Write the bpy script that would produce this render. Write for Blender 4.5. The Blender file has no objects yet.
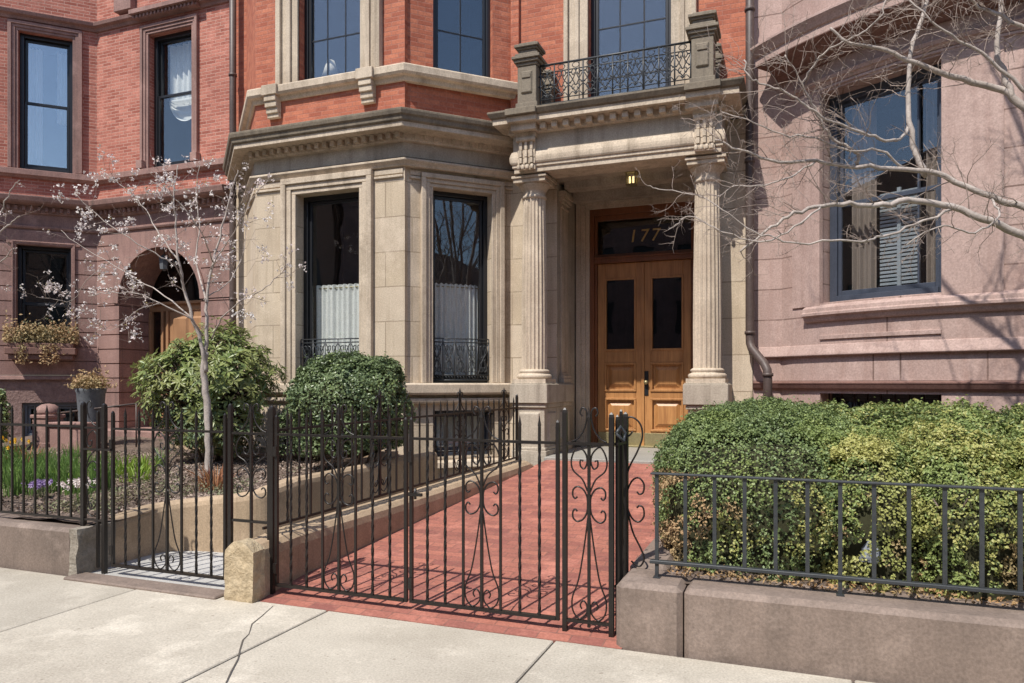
import bpy, math, random
import numpy as np
from mathutils import Vector, noise, Matrix
random.seed(7); rng = np.random.default_rng(11)
S = bpy.context.scene; C = S.collection
R = math.radians; PI = math.pi
# ------------------------------------------------------------------ camera
H = 1.52; YAW = 20.9; FPX = 729.0
cam = bpy.data.objects.new('camera', bpy.data.cameras.new('camera')); C.objects.link(cam)
cam.location = (0, 0, H); cam.rotation_euler = (R(90), 0, R(YAW))
cam.data.sensor_width = 36; cam.data.lens = FPX/1024*36; cam.data.shift_y = 41.5/1024
cam.data.clip_start = .05; cam.data.clip_end = 500
S.camera = cam
def at(u, v, y):
    """world point on the plane Y=y seen at photo pixel (u, v) (used to read positions off the photo)"""
    a = (u-512)/FPX; c, s = math.cos(R(YAW)), math.sin(R(YAW))
    k = c + a*s
    return Vector((y*(a*c - s)/k, y, H - (v-383)/FPX*y/k))
# ------------------------------------------------------------------ materials
MATS = {}
def nt(name):
    m = bpy.data.materials.new(name); m.use_nodes = True; MATS[name] = m
    t = m.node_tree; b = t.nodes['Principled BSDF']
    return m, t, b
def N(t, typ, **kw):
    n = t.nodes.new(typ)
    for k, v in kw.items():
        if k in n.inputs: n.inputs[k].default_value = v
        else: setattr(n, k, v)
    return n
def L(t, a, b): t.links.new(a, b)
def c4(c): return (c[0], c[1], c[2], 1)
def mixc(t, fac, a, b, mode='MIX'):
    n = t.nodes.new('ShaderNodeMix'); n.data_type = 'RGBA'; n.blend_type = mode
    for sock, val in ((n.inputs[0], fac), (n.inputs[6], a), (n.inputs[7], b)):
        if isinstance(val, (int, float)): sock.default_value = val
        elif isinstance(val, tuple): sock.default_value = c4(val)
        else: L(t, val, sock)
    return n.outputs[2]
def ramp(t, src, stops):
    r = t.nodes.new('ShaderNodeValToRGB')
    el = r.color_ramp.elements
    el[0].position = stops[0][0]; el[0].color = c4(stops[0][1]) if isinstance(stops[0][1], tuple) else (stops[0][1],)*3+(1,)
    el[1].position = stops[1][0]; el[1].color = c4(stops[1][1]) if isinstance(stops[1][1], tuple) else (stops[1][1],)*3+(1,)
    for p, c in stops[2:]:
        e = el.new(p); e.color = c4(c) if isinstance(c, tuple) else (c,)*3+(1,)
    L(t, src, r.inputs[0]); return r.outputs[0]
def surf(name, col, col2=None, dark=None, rough=.8, s1=3, s2=40, s3=.8, bump=.3, streak=.0, patch=0, spots=0, island=0, brick=None, mortar=None, bcol2=None, spec=.3, metal=0, speck=0, msize=.004, bdist=.004, mbump=1.0):
    """weathered mineral surface: two tones of colour, stains, grain, optional block or brick coursing (UV in metres)"""
    m, t, b = nt(name)
    tc = t.nodes.new('ShaderNodeTexCoord')
    n1 = N(t, 'ShaderNodeTexNoise', Scale=s1, Detail=6, Roughness=.6); L(t, tc.outputs['Object'], n1.inputs['Vector'])
    n2 = N(t, 'ShaderNodeTexNoise', Scale=s2, Detail=5, Roughness=.7); L(t, tc.outputs['Object'], n2.inputs['Vector'])
    n3 = N(t, 'ShaderNodeTexNoise', Scale=s3, Detail=4, Roughness=.6); L(t, tc.outputs['Object'], n3.inputs['Vector'])
    col2 = col2 or tuple(c*.8 for c in col); dark = dark or tuple(c*.55 for c in col)
    hsrc = n2.outputs['Fac']
    if brick:
        bt = t.nodes.new('ShaderNodeTexBrick'); L(t, tc.outputs['UV'], bt.inputs['Vector'])
        bt.inputs['Scale'].default_value = 1; bt.inputs['Brick Width'].default_value = brick[0]; bt.inputs['Row Height'].default_value = brick[1]
        bt.inputs['Mortar Size'].default_value = msize; bt.inputs['Mortar Smooth'].default_value = .3; bt.inputs['Bias'].default_value = 0
        bt.inputs['Color1'].default_value = c4(col); bt.inputs['Color2'].default_value = c4(bcol2 or col2); bt.inputs['Mortar'].default_value = c4(mortar)
        base = mixc(t, ramp(t, n1.outputs['Fac'], [(.35, 0.0), (.75, .45)]), bt.outputs['Color'], col2)
        bm = N(t, 'ShaderNodeMath', operation='MULTIPLY_ADD'); L(t, bt.outputs['Fac'], bm.inputs[0]); bm.inputs[1].default_value = -2.5*mbump
        L(t, n2.outputs['Fac'], bm.inputs[2]); hsrc = bm.outputs[0]
    else:
        base = mixc(t, ramp(t, n1.outputs['Fac'], [(.3, 0.0), (.7, 1.0)]), col, col2)
    base = mixc(t, ramp(t, n3.outputs['Fac'], [(.5, 0.0), (.78, .55)]), base, dark)
    if streak:
        mp = N(t, 'ShaderNodeMapping'); mp.inputs['Scale'].default_value = (7, 7, .5); L(t, tc.outputs['Object'], mp.inputs[0])
        n4 = N(t, 'ShaderNodeTexNoise', Scale=1, Detail=5, Roughness=.65); L(t, mp.outputs[0], n4.inputs['Vector'])
        base = mixc(t, ramp(t, n4.outputs['Fac'], [(.48, 0.0), (.75, streak)]), base, dark)
    if patch:   # pale worn and repaired patches
        n5 = N(t, 'ShaderNodeTexNoise', Scale=s3*2.3+.7, Detail=7, Roughness=.68); mq = N(t, 'ShaderNodeMapping'); mq.inputs['Location'].default_value = (7.3, 2.1, 4.4); L(t, tc.outputs['Object'], mq.inputs[0]); L(t, mq.outputs[0], n5.inputs['Vector'])
        base = mixc(t, ramp(t, n5.outputs['Fac'], [(.52, 0.0), (.68, patch)]), base, tuple(min(.8, c*1.28+.03) for c in col))
    if island:   # each slab its own tone
        gi = t.nodes.new('ShaderNodeNewGeometry'); base = mixc(t, 1.0, base, ramp(t, gi.outputs['Random Per Island'], [(0.0, 1-island), (1.0, 1.04)]), 'MULTIPLY')
    if spots:   # gum, grit and oil spots
        for sc, lo, hi in ((5.5, .05, .075), (17.0, .07, .12), (1.3, .02, .034)):
            vv = N(t, 'ShaderNodeTexVoronoi', Scale=sc); L(t, tc.outputs['Object'], vv.inputs['Vector'])
            base = mixc(t, ramp(t, vv.outputs['Distance'], [(lo, spots), (hi, 0.0)]), base, dark)
    g = ramp(t, n2.outputs['Fac'], [(.36, .80), (.64, 1.12)])
    base = mixc(t, 1.0, base, g, 'MULTIPLY')
    if speck:
        v = N(t, 'ShaderNodeTexVoronoi', Scale=70.0); L(t, tc.outputs['Object'], v.inputs['Vector'])
        base = mixc(t, ramp(t, v.outputs['Distance'], [(.08, speck), (.24, 0.0)]), base, dark)
    L(t, base, b.inputs['Base Color'])
    b.inputs['Roughness'].default_value = rough; b.inputs['Specular IOR Level'].default_value = spec; b.inputs['Metallic'].default_value = metal
    if bump:
        bp = N(t, 'ShaderNodeBump', Strength=bump, Distance=bdist); L(t, hsrc, bp.inputs['Height']); L(t, bp.outputs[0], b.inputs['Normal'])
    return m
def leafmat(name, c1, c2, c3=None, rough=.45, trans=.25, s=2.5):
    m, t, b = nt(name)
    tc = t.nodes.new('ShaderNodeTexCoord')
    g = t.nodes.new('ShaderNodeNewGeometry')
    n = N(t, 'ShaderNodeTexNoise', Scale=s, Detail=3); L(t, tc.outputs['Object'], n.inputs['Vector'])
    base = mixc(t, g.outputs['Random Per Island'], c1, c2)
    if c3: base = mixc(t, ramp(t, n.outputs['Fac'], [(.42, 0.0), (.62, .8)]), base, c3)
    L(t, base, b.inputs['Base Color']); b.inputs['Roughness'].default_value = rough
    b.inputs['Specular IOR Level'].default_value = .35
    tr = t.nodes.new('ShaderNodeBsdfTranslucent'); L(t, base, tr.inputs['Color'])
    mx = t.nodes.new('ShaderNodeMixShader'); mx.inputs[0].default_value = trans
    L(t, b.outputs[0], mx.inputs[1]); L(t, tr.outputs[0], mx.inputs[2]); L(t, mx.outputs[0], t.nodes['Material Output'].inputs[0])
    return m
def plain(name, c, rough=.5, metal=0, spec=.5, var=.15, s=15, bump=0):
    return surf(name, c, tuple(x*(1-var) for x in c), tuple(x*(1-2*var) for x in c), rough=rough, s1=s, s2=s*6, bump=bump, spec=spec, metal=metal, bdist=.002)

def glassmat(name, refl=.012, tint=(.97, .98, .98)):
    m, t, b = nt(name); t.nodes.remove(b)
    tr = t.nodes.new('ShaderNodeBsdfTransparent'); tr.inputs[0].default_value = c4(tint)
    gl = t.nodes.new('ShaderNodeBsdfGlossy'); gl.inputs['Roughness'].default_value = .012; gl.inputs[0].default_value = (.95, .97, 1, 1)
    tc = t.nodes.new('ShaderNodeTexCoord'); n = N(t, 'ShaderNodeTexNoise', Scale=1.6, Detail=1); L(t, tc.outputs['Object'], n.inputs['Vector'])
    bp = N(t, 'ShaderNodeBump', Strength=.12, Distance=.02); L(t, n.outputs['Fac'], bp.inputs['Height']); L(t, bp.outputs[0], gl.inputs['Normal'])
    fr = N(t, 'ShaderNodeFresnel', IOR=1.5); ge = t.nodes.new('ShaderNodeNewGeometry')
    io = N(t, 'ShaderNodeMath', operation='MULTIPLY_ADD'); L(t, ge.outputs['Backfacing'], io.inputs[0]); io.inputs[1].default_value = 1/1.5-1.5; io.inputs[2].default_value = 1.5; L(t, io.outputs[0], fr.inputs['IOR'])
    ad = N(t, 'ShaderNodeMath', operation='MULTIPLY_ADD'); L(t, fr.outputs[0], ad.inputs[0]); ad.inputs[1].default_value = 1.25; ad.inputs[2].default_value = refl; ad.use_clamp = True
    mx = t.nodes.new('ShaderNodeMixShader'); L(t, ad.outputs[0], mx.inputs[0]); L(t, tr.outputs[0], mx.inputs[1]); L(t, gl.outputs[0], mx.inputs[2])
    L(t, mx.outputs[0], t.nodes['Material Output'].inputs[0]); return m
def woodmat(name, c1, c2):
    m, t, b = nt(name); tc = t.nodes.new('ShaderNodeTexCoord')
    mp = N(t, 'ShaderNodeMapping'); mp.inputs['Scale'].default_value = (28, 28, 1.6); L(t, tc.outputs['Object'], mp.inputs[0])
    n = N(t, 'ShaderNodeTexNoise', Scale=1, Detail=7, Roughness=.7, Distortion=.6); L(t, mp.outputs[0], n.inputs['Vector'])
    n2 = N(t, 'ShaderNodeTexNoise', Scale=2.2, Detail=3); L(t, tc.outputs['Object'], n2.inputs['Vector'])
    base = mixc(t, ramp(t, n.outputs['Fac'], [(.3, 0.0), (.72, 1.0)]), c1, c2)
    base = mixc(t, ramp(t, n2.outputs['Fac'], [(.45, 0.0), (.8, .5)]), base, tuple(x*.5 for x in c2))
    L(t, base, b.inputs['Base Color']); b.inputs['Roughness'].default_value = .45
    bp = N(t, 'ShaderNodeBump', Strength=.2, Distance=.002); L(t, n.outputs['Fac'], bp.inputs['Height']); L(t, bp.outputs[0], b.inputs['Normal'])
    return m

M = dict(
 brick177 = surf('orange_pressed_brick', (.52,.185,.105), (.43,.135,.078), (.25,.085,.055), brick=(.205,.062), mortar=(.36,.16,.115), bcol2=(.31,.085,.05), s1=1.2, bump=.4, msize=.0065, streak=.45, patch=.3),
 brickleft = surf('pink_red_brick', (.50,.20,.145), (.42,.15,.11), (.26,.10,.075), brick=(.20,.056), mortar=(.50,.32,.26), bcol2=(.28,.08,.055), s1=1.5, bump=.4, msize=.006, patch=.4, streak=.25),
 brickopp = surf('dull_brown_brick', (.42,.24,.17), brick=(.21,.067), mortar=(.3,.25,.2)),
 lime = surf('buff_sandstone', (.59,.495,.385), (.52,.43,.33), (.28,.21,.145), brick=(.93,.47), mortar=(.28,.22,.155), bcol2=(.50,.405,.29), s1=1.6, s2=60, bump=.3, msize=.008, streak=.6, patch=.3, mbump=.4),
 limeplain = surf('buff_sandstone_plain', (.585,.49,.38), (.49,.40,.305), (.22,.17,.12), s1=2.5, s2=55, bump=.35, streak=.7, patch=.35),
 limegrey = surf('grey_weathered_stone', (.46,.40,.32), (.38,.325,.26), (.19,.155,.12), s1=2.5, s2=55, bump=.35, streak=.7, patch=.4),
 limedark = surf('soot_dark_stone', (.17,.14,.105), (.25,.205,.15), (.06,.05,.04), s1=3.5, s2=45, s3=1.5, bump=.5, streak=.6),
 brown = surf('pink_brownstone', (.455,.33,.29), (.395,.28,.245), (.30,.18,.145), brick=(1.15,.385), mortar=(.17,.11,.09), bcol2=(.395,.28,.245), s1=1.1, s2=50, bump=.3, msize=.010, streak=.5, patch=.45, mbump=.4),
 brownplain = surf('pink_brownstone_plain', (.455,.33,.29), (.395,.28,.245), (.25,.155,.13), s1=1.5, s2=50, bump=.3, streak=.6, patch=.4),
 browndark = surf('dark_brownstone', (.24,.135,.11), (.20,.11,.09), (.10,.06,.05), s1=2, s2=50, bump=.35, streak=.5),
 brownleft = surf('rosy_brownstone', (.335,.205,.175), (.26,.155,.135), (.13,.085,.075), s1=2, s2=45, bump=.45, streak=.7, patch=.5),
 brownrough = surf('rough_brownstone', (.31,.21,.185), (.22,.14,.125), (.10,.065,.055), s1=7, s2=16, bump=1.0, bdist=.03),
 kerbstone = surf('grey_brown_kerb_stone', (.255,.195,.16), (.19,.145,.12), (.095,.075,.062), s1=2.2, s2=60, bump=.5, streak=.5, speck=.15, patch=.6, spots=.3),
 endblock = surf('pale_broken_stone', (.40,.36,.30), (.30,.26,.21), (.16,.13,.1), s1=9, s2=30, bump=1.0, bdist=.02),
 pierstone = surf('yellow_hewn_stone', (.52,.42,.28), (.43,.335,.21), (.24,.17,.1), s1=10, s2=26, bump=1.0, bdist=.02),
 render = surf('beige_render', (.45,.335,.225), (.37,.275,.18), (.22,.16,.105), s1=2.5, s2=70, bump=.4, streak=.6, speck=.1, patch=.5),
 pave = surf('sidewalk_concrete', (.51,.46,.38), (.425,.38,.31), (.25,.21,.165), s1=2.1, s2=75, s3=.7, bump=.6, bdist=.004, speck=.35, patch=.6, spots=.6, island=.22, rough=.9),
 concrete = surf('grey_concrete', (.47,.46,.44), (.40,.39,.37), (.25,.24,.22), s1=2, s2=80, bump=.4, speck=.3),
 blue = surf('bluestone', (.34,.32,.285), (.28,.265,.235), (.25,.24,.22), s1=2, s2=70, bump=.25),
 joint = plain('joint_dirt', (.10,.085,.07), .95),
 brickpath = surf('red_paving_brick', (.405,.155,.11), (.31,.115,.082), (.17,.08,.06), brick=(.203,.100), mortar=(.24,.115,.09), bcol2=(.24,.09,.075), s1=5, s2=50, s3=1.1, bump=.6, msize=.005, patch=.6, spots=.25),
 asphalt = surf('asphalt', (.055,.055,.056), (.045,.045,.045), (.03,.03,.03), s2=120, bump=.5),
 soil = surf('bark_mulch', (.23,.17,.135), (.15,.11,.085), (.08,.055,.045), s1=14, s2=45, s3=3, bump=1.0, bdist=.03, rough=.95),
 iron = plain('black_brown_iron', (.017,.0135,.012), .38, 0, .5, .3, 30),
 iron2 = plain('slate_grey_painted_iron', (.045,.05,.055), .40, 0, .5, .3, 30),
 gutter = plain('brown_downpipe_paint', (.105,.075,.066), .5, 0, .4, .3, 8),
 black = plain('black_window_paint', (.016,.017,.02), .35, 0, .5, .2),
 navy = plain('navy_window_paint', (.055,.065,.09), .4, 0, .5, .2),
 slate = plain('slate_blue_paint', (.13,.15,.18), .5),
 glass = glassmat('window_glass'),
 glassb = glassmat('window_glass_bright', .05),
 glassc = glassmat('window_glass_sky', .20),
 glassd = glassmat('door_glass', .02, (.6, .58, .55)),
 dark = plain('dim_room_wall', (.05,.042,.036), .9),  # near-black colour stands for the gloom of unlit rooms
 curtain = plain('white_curtain', (.72,.73,.70), .9, 0, .1, .08, 12),
 blind = plain('white_blind', (.30,.33,.36), .6, 0, .3, .05),
 oak = woodmat('varnished_oak', (.55,.275,.10), (.30,.13,.045)),
 oakdark = woodmat('dark_varnished_oak', (.24,.085,.03), (.14,.05,.018)),
 tandoor = woodmat('tan_painted_wood', (.40,.22,.115), (.30,.16,.08)),
 brass = plain('aged_brass', (.42,.36,.20), .45, .7, .5, .2),
 gold = plain('gold_leaf', (.60,.42,.17), .4, .3, .5, .1),
 bark = surf('pale_grey_bark', (.48,.42,.38), (.34,.29,.255), (.15,.12,.10), s1=9, s2=60, s3=4, bump=.8, bdist=.004),
 barkdark = surf('brown_bark', (.20,.14,.115), (.28,.23,.2), (.10,.07,.06), s1=9, s2=50, s3=4, bump=.8, bdist=.004),
 twig = surf('grey_twig', (.37,.30,.26), (.26,.20,.165), (.14,.10,.08), s1=6, s2=60, s3=2, bump=.3),
 petal = leafmat('blossom_petal', (.80,.74,.72), (.74,.62,.60), (.82,.79,.75), .6, .3),
 bud = leafmat('young_leaf', (.25,.26,.08), (.32,.22,.07), None, .6, .3),
 box = leafmat('boxwood_leaf', (.20,.265,.085), (.33,.385,.13), (.175,.23,.085), .42, .25, 2.0),
 boxd = leafmat('dark_boxwood_leaf', (.145,.20,.075), (.265,.33,.125), (.13,.18,.075), .42, .22, 2.0),
 boxy = leafmat('yellow_boxwood_leaf', (.38,.39,.12), (.52,.49,.19), (.31,.34,.11), .45, .28, 3.0),
 tan = leafmat('withered_leaf', (.48,.30,.15), (.38,.22,.10), (.40,.30,.15), .7, .25),
 holly = leafmat('round_shrub_leaf', (.13,.185,.085), (.23,.285,.14), (.11,.155,.075), .32, .18, 3.0),
 rhodo = leafmat('rhododendron_leaf', (.14,.20,.065), (.27,.31,.10), (.26,.27,.10), .35, .22, 2.0),
 strap = leafmat('bulb_leaf', (.13,.23,.06), (.22,.34,.09), None, .45, .3),
 lime_leaf = leafmat('lime_leaf', (.30,.42,.06), (.22,.34,.05), None, .45, .35),
 cover = leafmat('grey_green_ground_leaf', (.17,.20,.10), (.26,.27,.15), (.22,.18,.11), .6, .2),
 rust = leafmat('rust_red_leaf', (.30,.11,.07), (.45,.24,.10), (.32,.16,.08), .6, .25),
 dry = leafmat('dried_box_foliage', (.42,.27,.15), (.52,.37,.20), (.30,.25,.12), .7, .25),
 yellow = leafmat('daffodil_petal', (.80,.55,.03), (.75,.42,.02), None, .5, .3),
 violet = leafmat('violet_petal', (.35,.24,.50), (.50,.40,.60), None, .5, .3),
 core = plain('shade_core_dark', (.045,.045,.025), .9, 0, .1),  # shade deep inside the shrubs, put into the colour of a solid hull
 urn = surf('lead_grey_urn', (.14,.15,.165), (.10,.11,.12), (.06,.065,.07), s1=4, s2=30, bump=.3),
 muted = plain('muted_tan_curtain', (.26,.21,.18), .9),
 shade = plain('cream_lamp_shade', (.75,.70,.58), .8),
)
def warmlamp():
    m, t, b = nt('lit_lantern_glass'); b.inputs['Base Color'].default_value = (.9,.75,.4,1)
    b.inputs['Emission Color'].default_value = (1,.72,.32,1); b.inputs['Emission Strength'].default_value = 1.6; return m
M['lamp'] = warmlamp()
# ------------------------------------------------------------------ scene objects
def tag(o, label=None, cat=None, group=None, kind=None):
    if label: o['label'] = label
    if cat: o['category'] = cat
    if group: o['group'] = group
    if kind: o['kind'] = kind
    return o
def thing(name, label, cat, loc=(0,0,0), group=None, kind=None):
    o = bpy.data.objects.new(name, None); C.objects.link(o); o.location = loc; o.empty_display_size = .1
    return tag(o, label, cat, group, kind)
def wloc(p):
    v = Vector((0,0,0))
    while p is not None: v += p.location; p = p.parent
    return v
class Fr:
    """wall frame: s along the wall, o outwards (towards the street), z up"""
    def __init__(s, p0, p1, base=0):
        s.p = Vector((p0[0], p0[1])); d = Vector((p1[0]-p0[0], p1[1]-p0[1])); s.len = d.length; s.t = d/s.len; s.n = Vector((s.t.y, -s.t.x)); s.base = base
    def P(s, a, o, z):
        q = s.p + s.t*a + s.n*o; return (q.x, q.y, z)
class MB:
    def __init__(s): s.v = []; s.f = []; s.sm = []
    def add(s, vs, fs, smooth=False):
        b = len(s.v); s.v += [tuple(v) for v in vs]
        for f in fs: s.f.append(tuple(i+b for i in f)); s.sm.append(smooth)
        return s
    def hexa(s, q): return s.add(q, [(0,3,2,1),(4,5,6,7),(0,1,5,4),(1,2,6,5),(2,3,7,6),(3,0,4,7)])
    def box(s, x0,x1,y0,y1,z0,z1): return s.hexa([(x0,y0,z0),(x1,y0,z0),(x1,y1,z0),(x0,y1,z0),(x0,y0,z1),(x1,y0,z1),(x1,y1,z1),(x0,y1,z1)])
    def fbox(s, F, a0,a1,o0,o1,z0,z1):  # o0 outer, o1 inner
        P = F.P; return s.hexa([P(a0,o0,z0),P(a1,o0,z0),P(a1,o1,z0),P(a0,o1,z0),P(a0,o0,z1),P(a1,o0,z1),P(a1,o1,z1),P(a0,o1,z1)])
    def pyr(s, F, a0,a1,z0,z1,o0,o1,i):
        P = F.P
        return s.add([P(a0,o0,z0),P(a1,o0,z0),P(a1,o0,z1),P(a0,o0,z1),P(a0+i,o1,z0+i),P(a1-i,o1,z0+i),P(a1-i,o1,z1-i),P(a0+i,o1,z1-i)],
                     [(0,1,5,4),(1,2,6,5),(2,3,7,6),(3,0,4,7),(4,5,6,7)])
    def tube(s, pts, r, n=6, smooth=True, twist=0, rot0=0):
        pts = [Vector(p) for p in pts]; m = len(pts)
        rs = r if isinstance(r, (list, tuple)) else [r]*m
        T = [(pts[min(i+1,m-1)]-pts[max(i-1,0)]).normalized() for i in range(m)]
        up = Vector((0,0,1)) if abs(T[0].z) < .9 else Vector((0,1,0))
        x = T[0].cross(up).normalized(); vs = []; fs = []
        for i in range(m):
            x = (x - T[i]*x.dot(T[i]))
            x = x.normalized() if x.length > 1e-6 else T[i].orthogonal().normalized()
            y = T[i].cross(x)
            for k in range(n):
                a = 2*PI*k/n + rot0 + twist*i
                vs.append(pts[i] + x*(math.cos(a)*rs[i]) + y*(math.sin(a)*rs[i]))
        for i in range(m-1):
            for k in range(n):
                a, b = i*n+k, i*n+(k+1)%n
                fs.append((a, b, b+n, a+n))
        fs.append(tuple(range(n-1,-1,-1))); fs.append(tuple(range((m-1)*n, m*n)))
        return s.add(vs, fs, smooth)
    def lathe(s, cx, cy, prof, n=24, smooth=True, flute=0, nf=20):
        vs = []; fs = []
        if flute: n = nf*6
        for r, z in prof:
            for k in range(n):
                a = 2*PI*k/n; rr = r
                if flute: 
                    ph = (k % 6)/6.0; rr = r*(1 - flute*max(0, math.sin(PI*min(1, ph/.84))))
                vs.append((cx+rr*math.cos(a), cy+rr*math.sin(a), z))
        m = len(prof)
        for i in range(m-1):
            for k in range(n):
                a, b = i*n+k, i*n+(k+1)%n; fs.append((a, b, b+n, a+n))
        fs.append(tuple(range(n-1,-1,-1))); fs.append(tuple(range((m-1)*n, m*n)))
        return s.add(vs, fs, smooth and not flute)
    def sweep(s, path, prof, caps=True):
        """closed profile [(outward, z)] swept along an open plan path with mitred corners"""
        P = [Vector(p) for p in path]; m = len(P); rows = []
        for i in range(m):
            ds = []
            if i > 0: ds.append((P[i]-P[i-1]).normalized())
            if i < m-1: ds.append((P[i+1]-P[i]).normalized())
            ns = [Vector((d.y, -d.x)) for d in ds]
            nn = ns[0] if len(ns) == 1 else (ns[0]+ns[1])
            if len(ns) == 2: nn = nn/max(.2, nn.dot(ns[0]))
            rows.append([(P[i].x+nn.x*o, P[i].y+nn.y*o, z) for o, z in prof])
        n = len(prof); vs = [v for r in rows for v in r]; fs = []
        for i in range(m-1):
            for k in range(n):
                a, b = i*n+k, i*n+(k+1)%n; fs.append((a, a+n, b+n, b))
        if caps: fs.append(tuple(range(n))); fs.append(tuple(range(m*n-1, (m-1)*n-1, -1)))
        return s.add(vs, fs)
    def loft(s, rows, closed=True, smooth=False, caps=True):
        n = len(rows[0]); m = len(rows); vs = [v for r in rows for v in r]; fs = []
        for i in range(m-1):
            for k in range(n if closed else n-1):
                a, b = i*n+k, i*n+(k+1)%n; fs.append((a, a+n, b+n, b))
        if caps and closed: fs.append(tuple(range(n))); fs.append(tuple(range(m*n-1, (m-1)*n-1, -1)))
        return s.add(vs, fs, smooth)
    def wall(s, F, z0, z1, ops=(), depth=.3, a0=None, a1=None, courses=None, gap=.02, gd=.022, o=0):
        a0 = 0 if a0 is None else a0; a1 = F.len if a1 is None else a1
        if courses:
            z = z0
            k = 0
            while z < z1-1e-6:
                zt = min(z1, z+courses)
                s.wall(F, z+gap/2, zt-gap/2, ops, depth, a0, a1, o=o)
                s.wall(F, zt-gap/2, min(z1, zt+gap/2), ops, depth, a0, a1, o=o-gd)
                for zz in (zt-gap/2, zt+gap/2):
                    if zz < z1:
                        cuts = sorted([(p[0], p[1]) for p in ops if p[2] < zz < p[3]]); c = a0
                        for q0, q1 in cuts+[(a1, a1)]:
                            if q0 > c: s.add([F.P(c,o,zz),F.P(q0,o,zz),F.P(q0,o-gd,zz),F.P(c,o-gd,zz)], [(0,1,2,3)])
                            c = max(c, q1)
                z = zt; k += 1
            return s
        As = sorted(set([a0, a1]+[x for p in ops for x in p[:2] if a0 < x < a1])); Zs = sorted(set([z0, z1]+[x for p in ops for x in p[2:4] if z0 < x < z1]))
        for i in range(len(As)-1):
            for j in range(len(Zs)-1):
                ca, cz = (As[i]+As[i+1])/2, (Zs[j]+Zs[j+1])/2
                if any(p[0] < ca < p[1] and p[2] < cz < p[3] for p in ops): continue
                s.add([F.P(As[i],o,Zs[j]),F.P(As[i+1],o,Zs[j]),F.P(As[i+1],o,Zs[j+1]),F.P(As[i],o,Zs[j+1])], [(0,1,2,3)])
        for p in ops:
            b0, b1, y0, y1 = p[:4]; y0c, y1c = max(y0, z0), min(y1, z1)
            if y1c <= y0c: continue
            for (x, fl) in ((b0, 0), (b1, 1)):
                if x <= a0-1e-6 or x >= a1+1e-6: continue
                q = [F.P(x,o,y0c),F.P(x,o-depth,y0c),F.P(x,o-depth,y1c),F.P(x,o,y1c)]
                s.add(q, [(0,1,2,3) if fl == 0 else (3,2,1,0)])
            if z0 <= y0 <= z1: s.add([F.P(b0,o,y0),F.P(b1,o,y0),F.P(b1,o-depth,y0),F.P(b0,o-depth,y0)], [(0,1,2,3)])
            if z0 <= y1 <= z1: s.add([F.P(b0,o,y1),F.P(b1,o,y1),F.P(b1,o-depth,y1),F.P(b0,o-depth,y1)], [(3,2,1,0)])
        return s
    def build(s, name, mat, parent=None, bevel=0, uv=True, off=None):
        me = bpy.data.meshes.new(name)
        w = off if off is not None else (wloc(parent) if parent is not None else Vector((0,0,0)))
        me.from_pydata([(v[0]-w.x, v[1]-w.y, v[2]-w.z) for v in s.v], [], s.f)
        me.polygons.foreach_set('use_smooth', s.sm)
        if uv and len(s.f) < 60000:
            ul = me.uv_layers.new(name='UVMap'); data = []
            for p in me.polygons:
                n = p.normal
                if abs(n.z) > .7:
                    for vi in p.vertices: c = s.v[vi]; data += (c[0], c[1])
                else:
                    l = math.hypot(n.x, n.y) or 1; tx, ty = -n.y/l, n.x/l
                    for vi in p.vertices: c = s.v[vi]; data += (c[0]*tx+c[1]*ty, c[2])
            ul.data.foreach_set('uv', data)
        me.materials.append(mat); me.update()
        o = bpy.data.objects.new(name, me); C.objects.link(o)
        if parent is not None: o.parent = parent
        if bevel:
            b = o.modifiers.new('bevel', 'BEVEL'); b.width = bevel; b.segments = 1; b.limit_method = 'ANGLE'; b.angle_limit = R(50)
        return o
def catmull(pts, n=6):
    P = [Vector(p) for p in pts]; out = []
    for i in range(len(P)-1):
        p0, p1, p2, p3 = P[max(i-1,0)], P[i], P[i+1], P[min(i+2,len(P)-1)]
        for k in range(n):
            t = k/n
            out.append(.5*((2*p1)+(p2-p0)*t+(2*p0-5*p1+4*p2-p3)*t*t+(3*p1-p0-3*p2+p3)*t**3))
    out.append(P[-1]); return out
def copy_tree(o, parent=None, loc=None):
    c = o.copy(); C.objects.link(c); c.parent = parent
    if loc is not None: c.location = loc
    for ch in o.children: copy_tree(ch, c)
    return c
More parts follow.
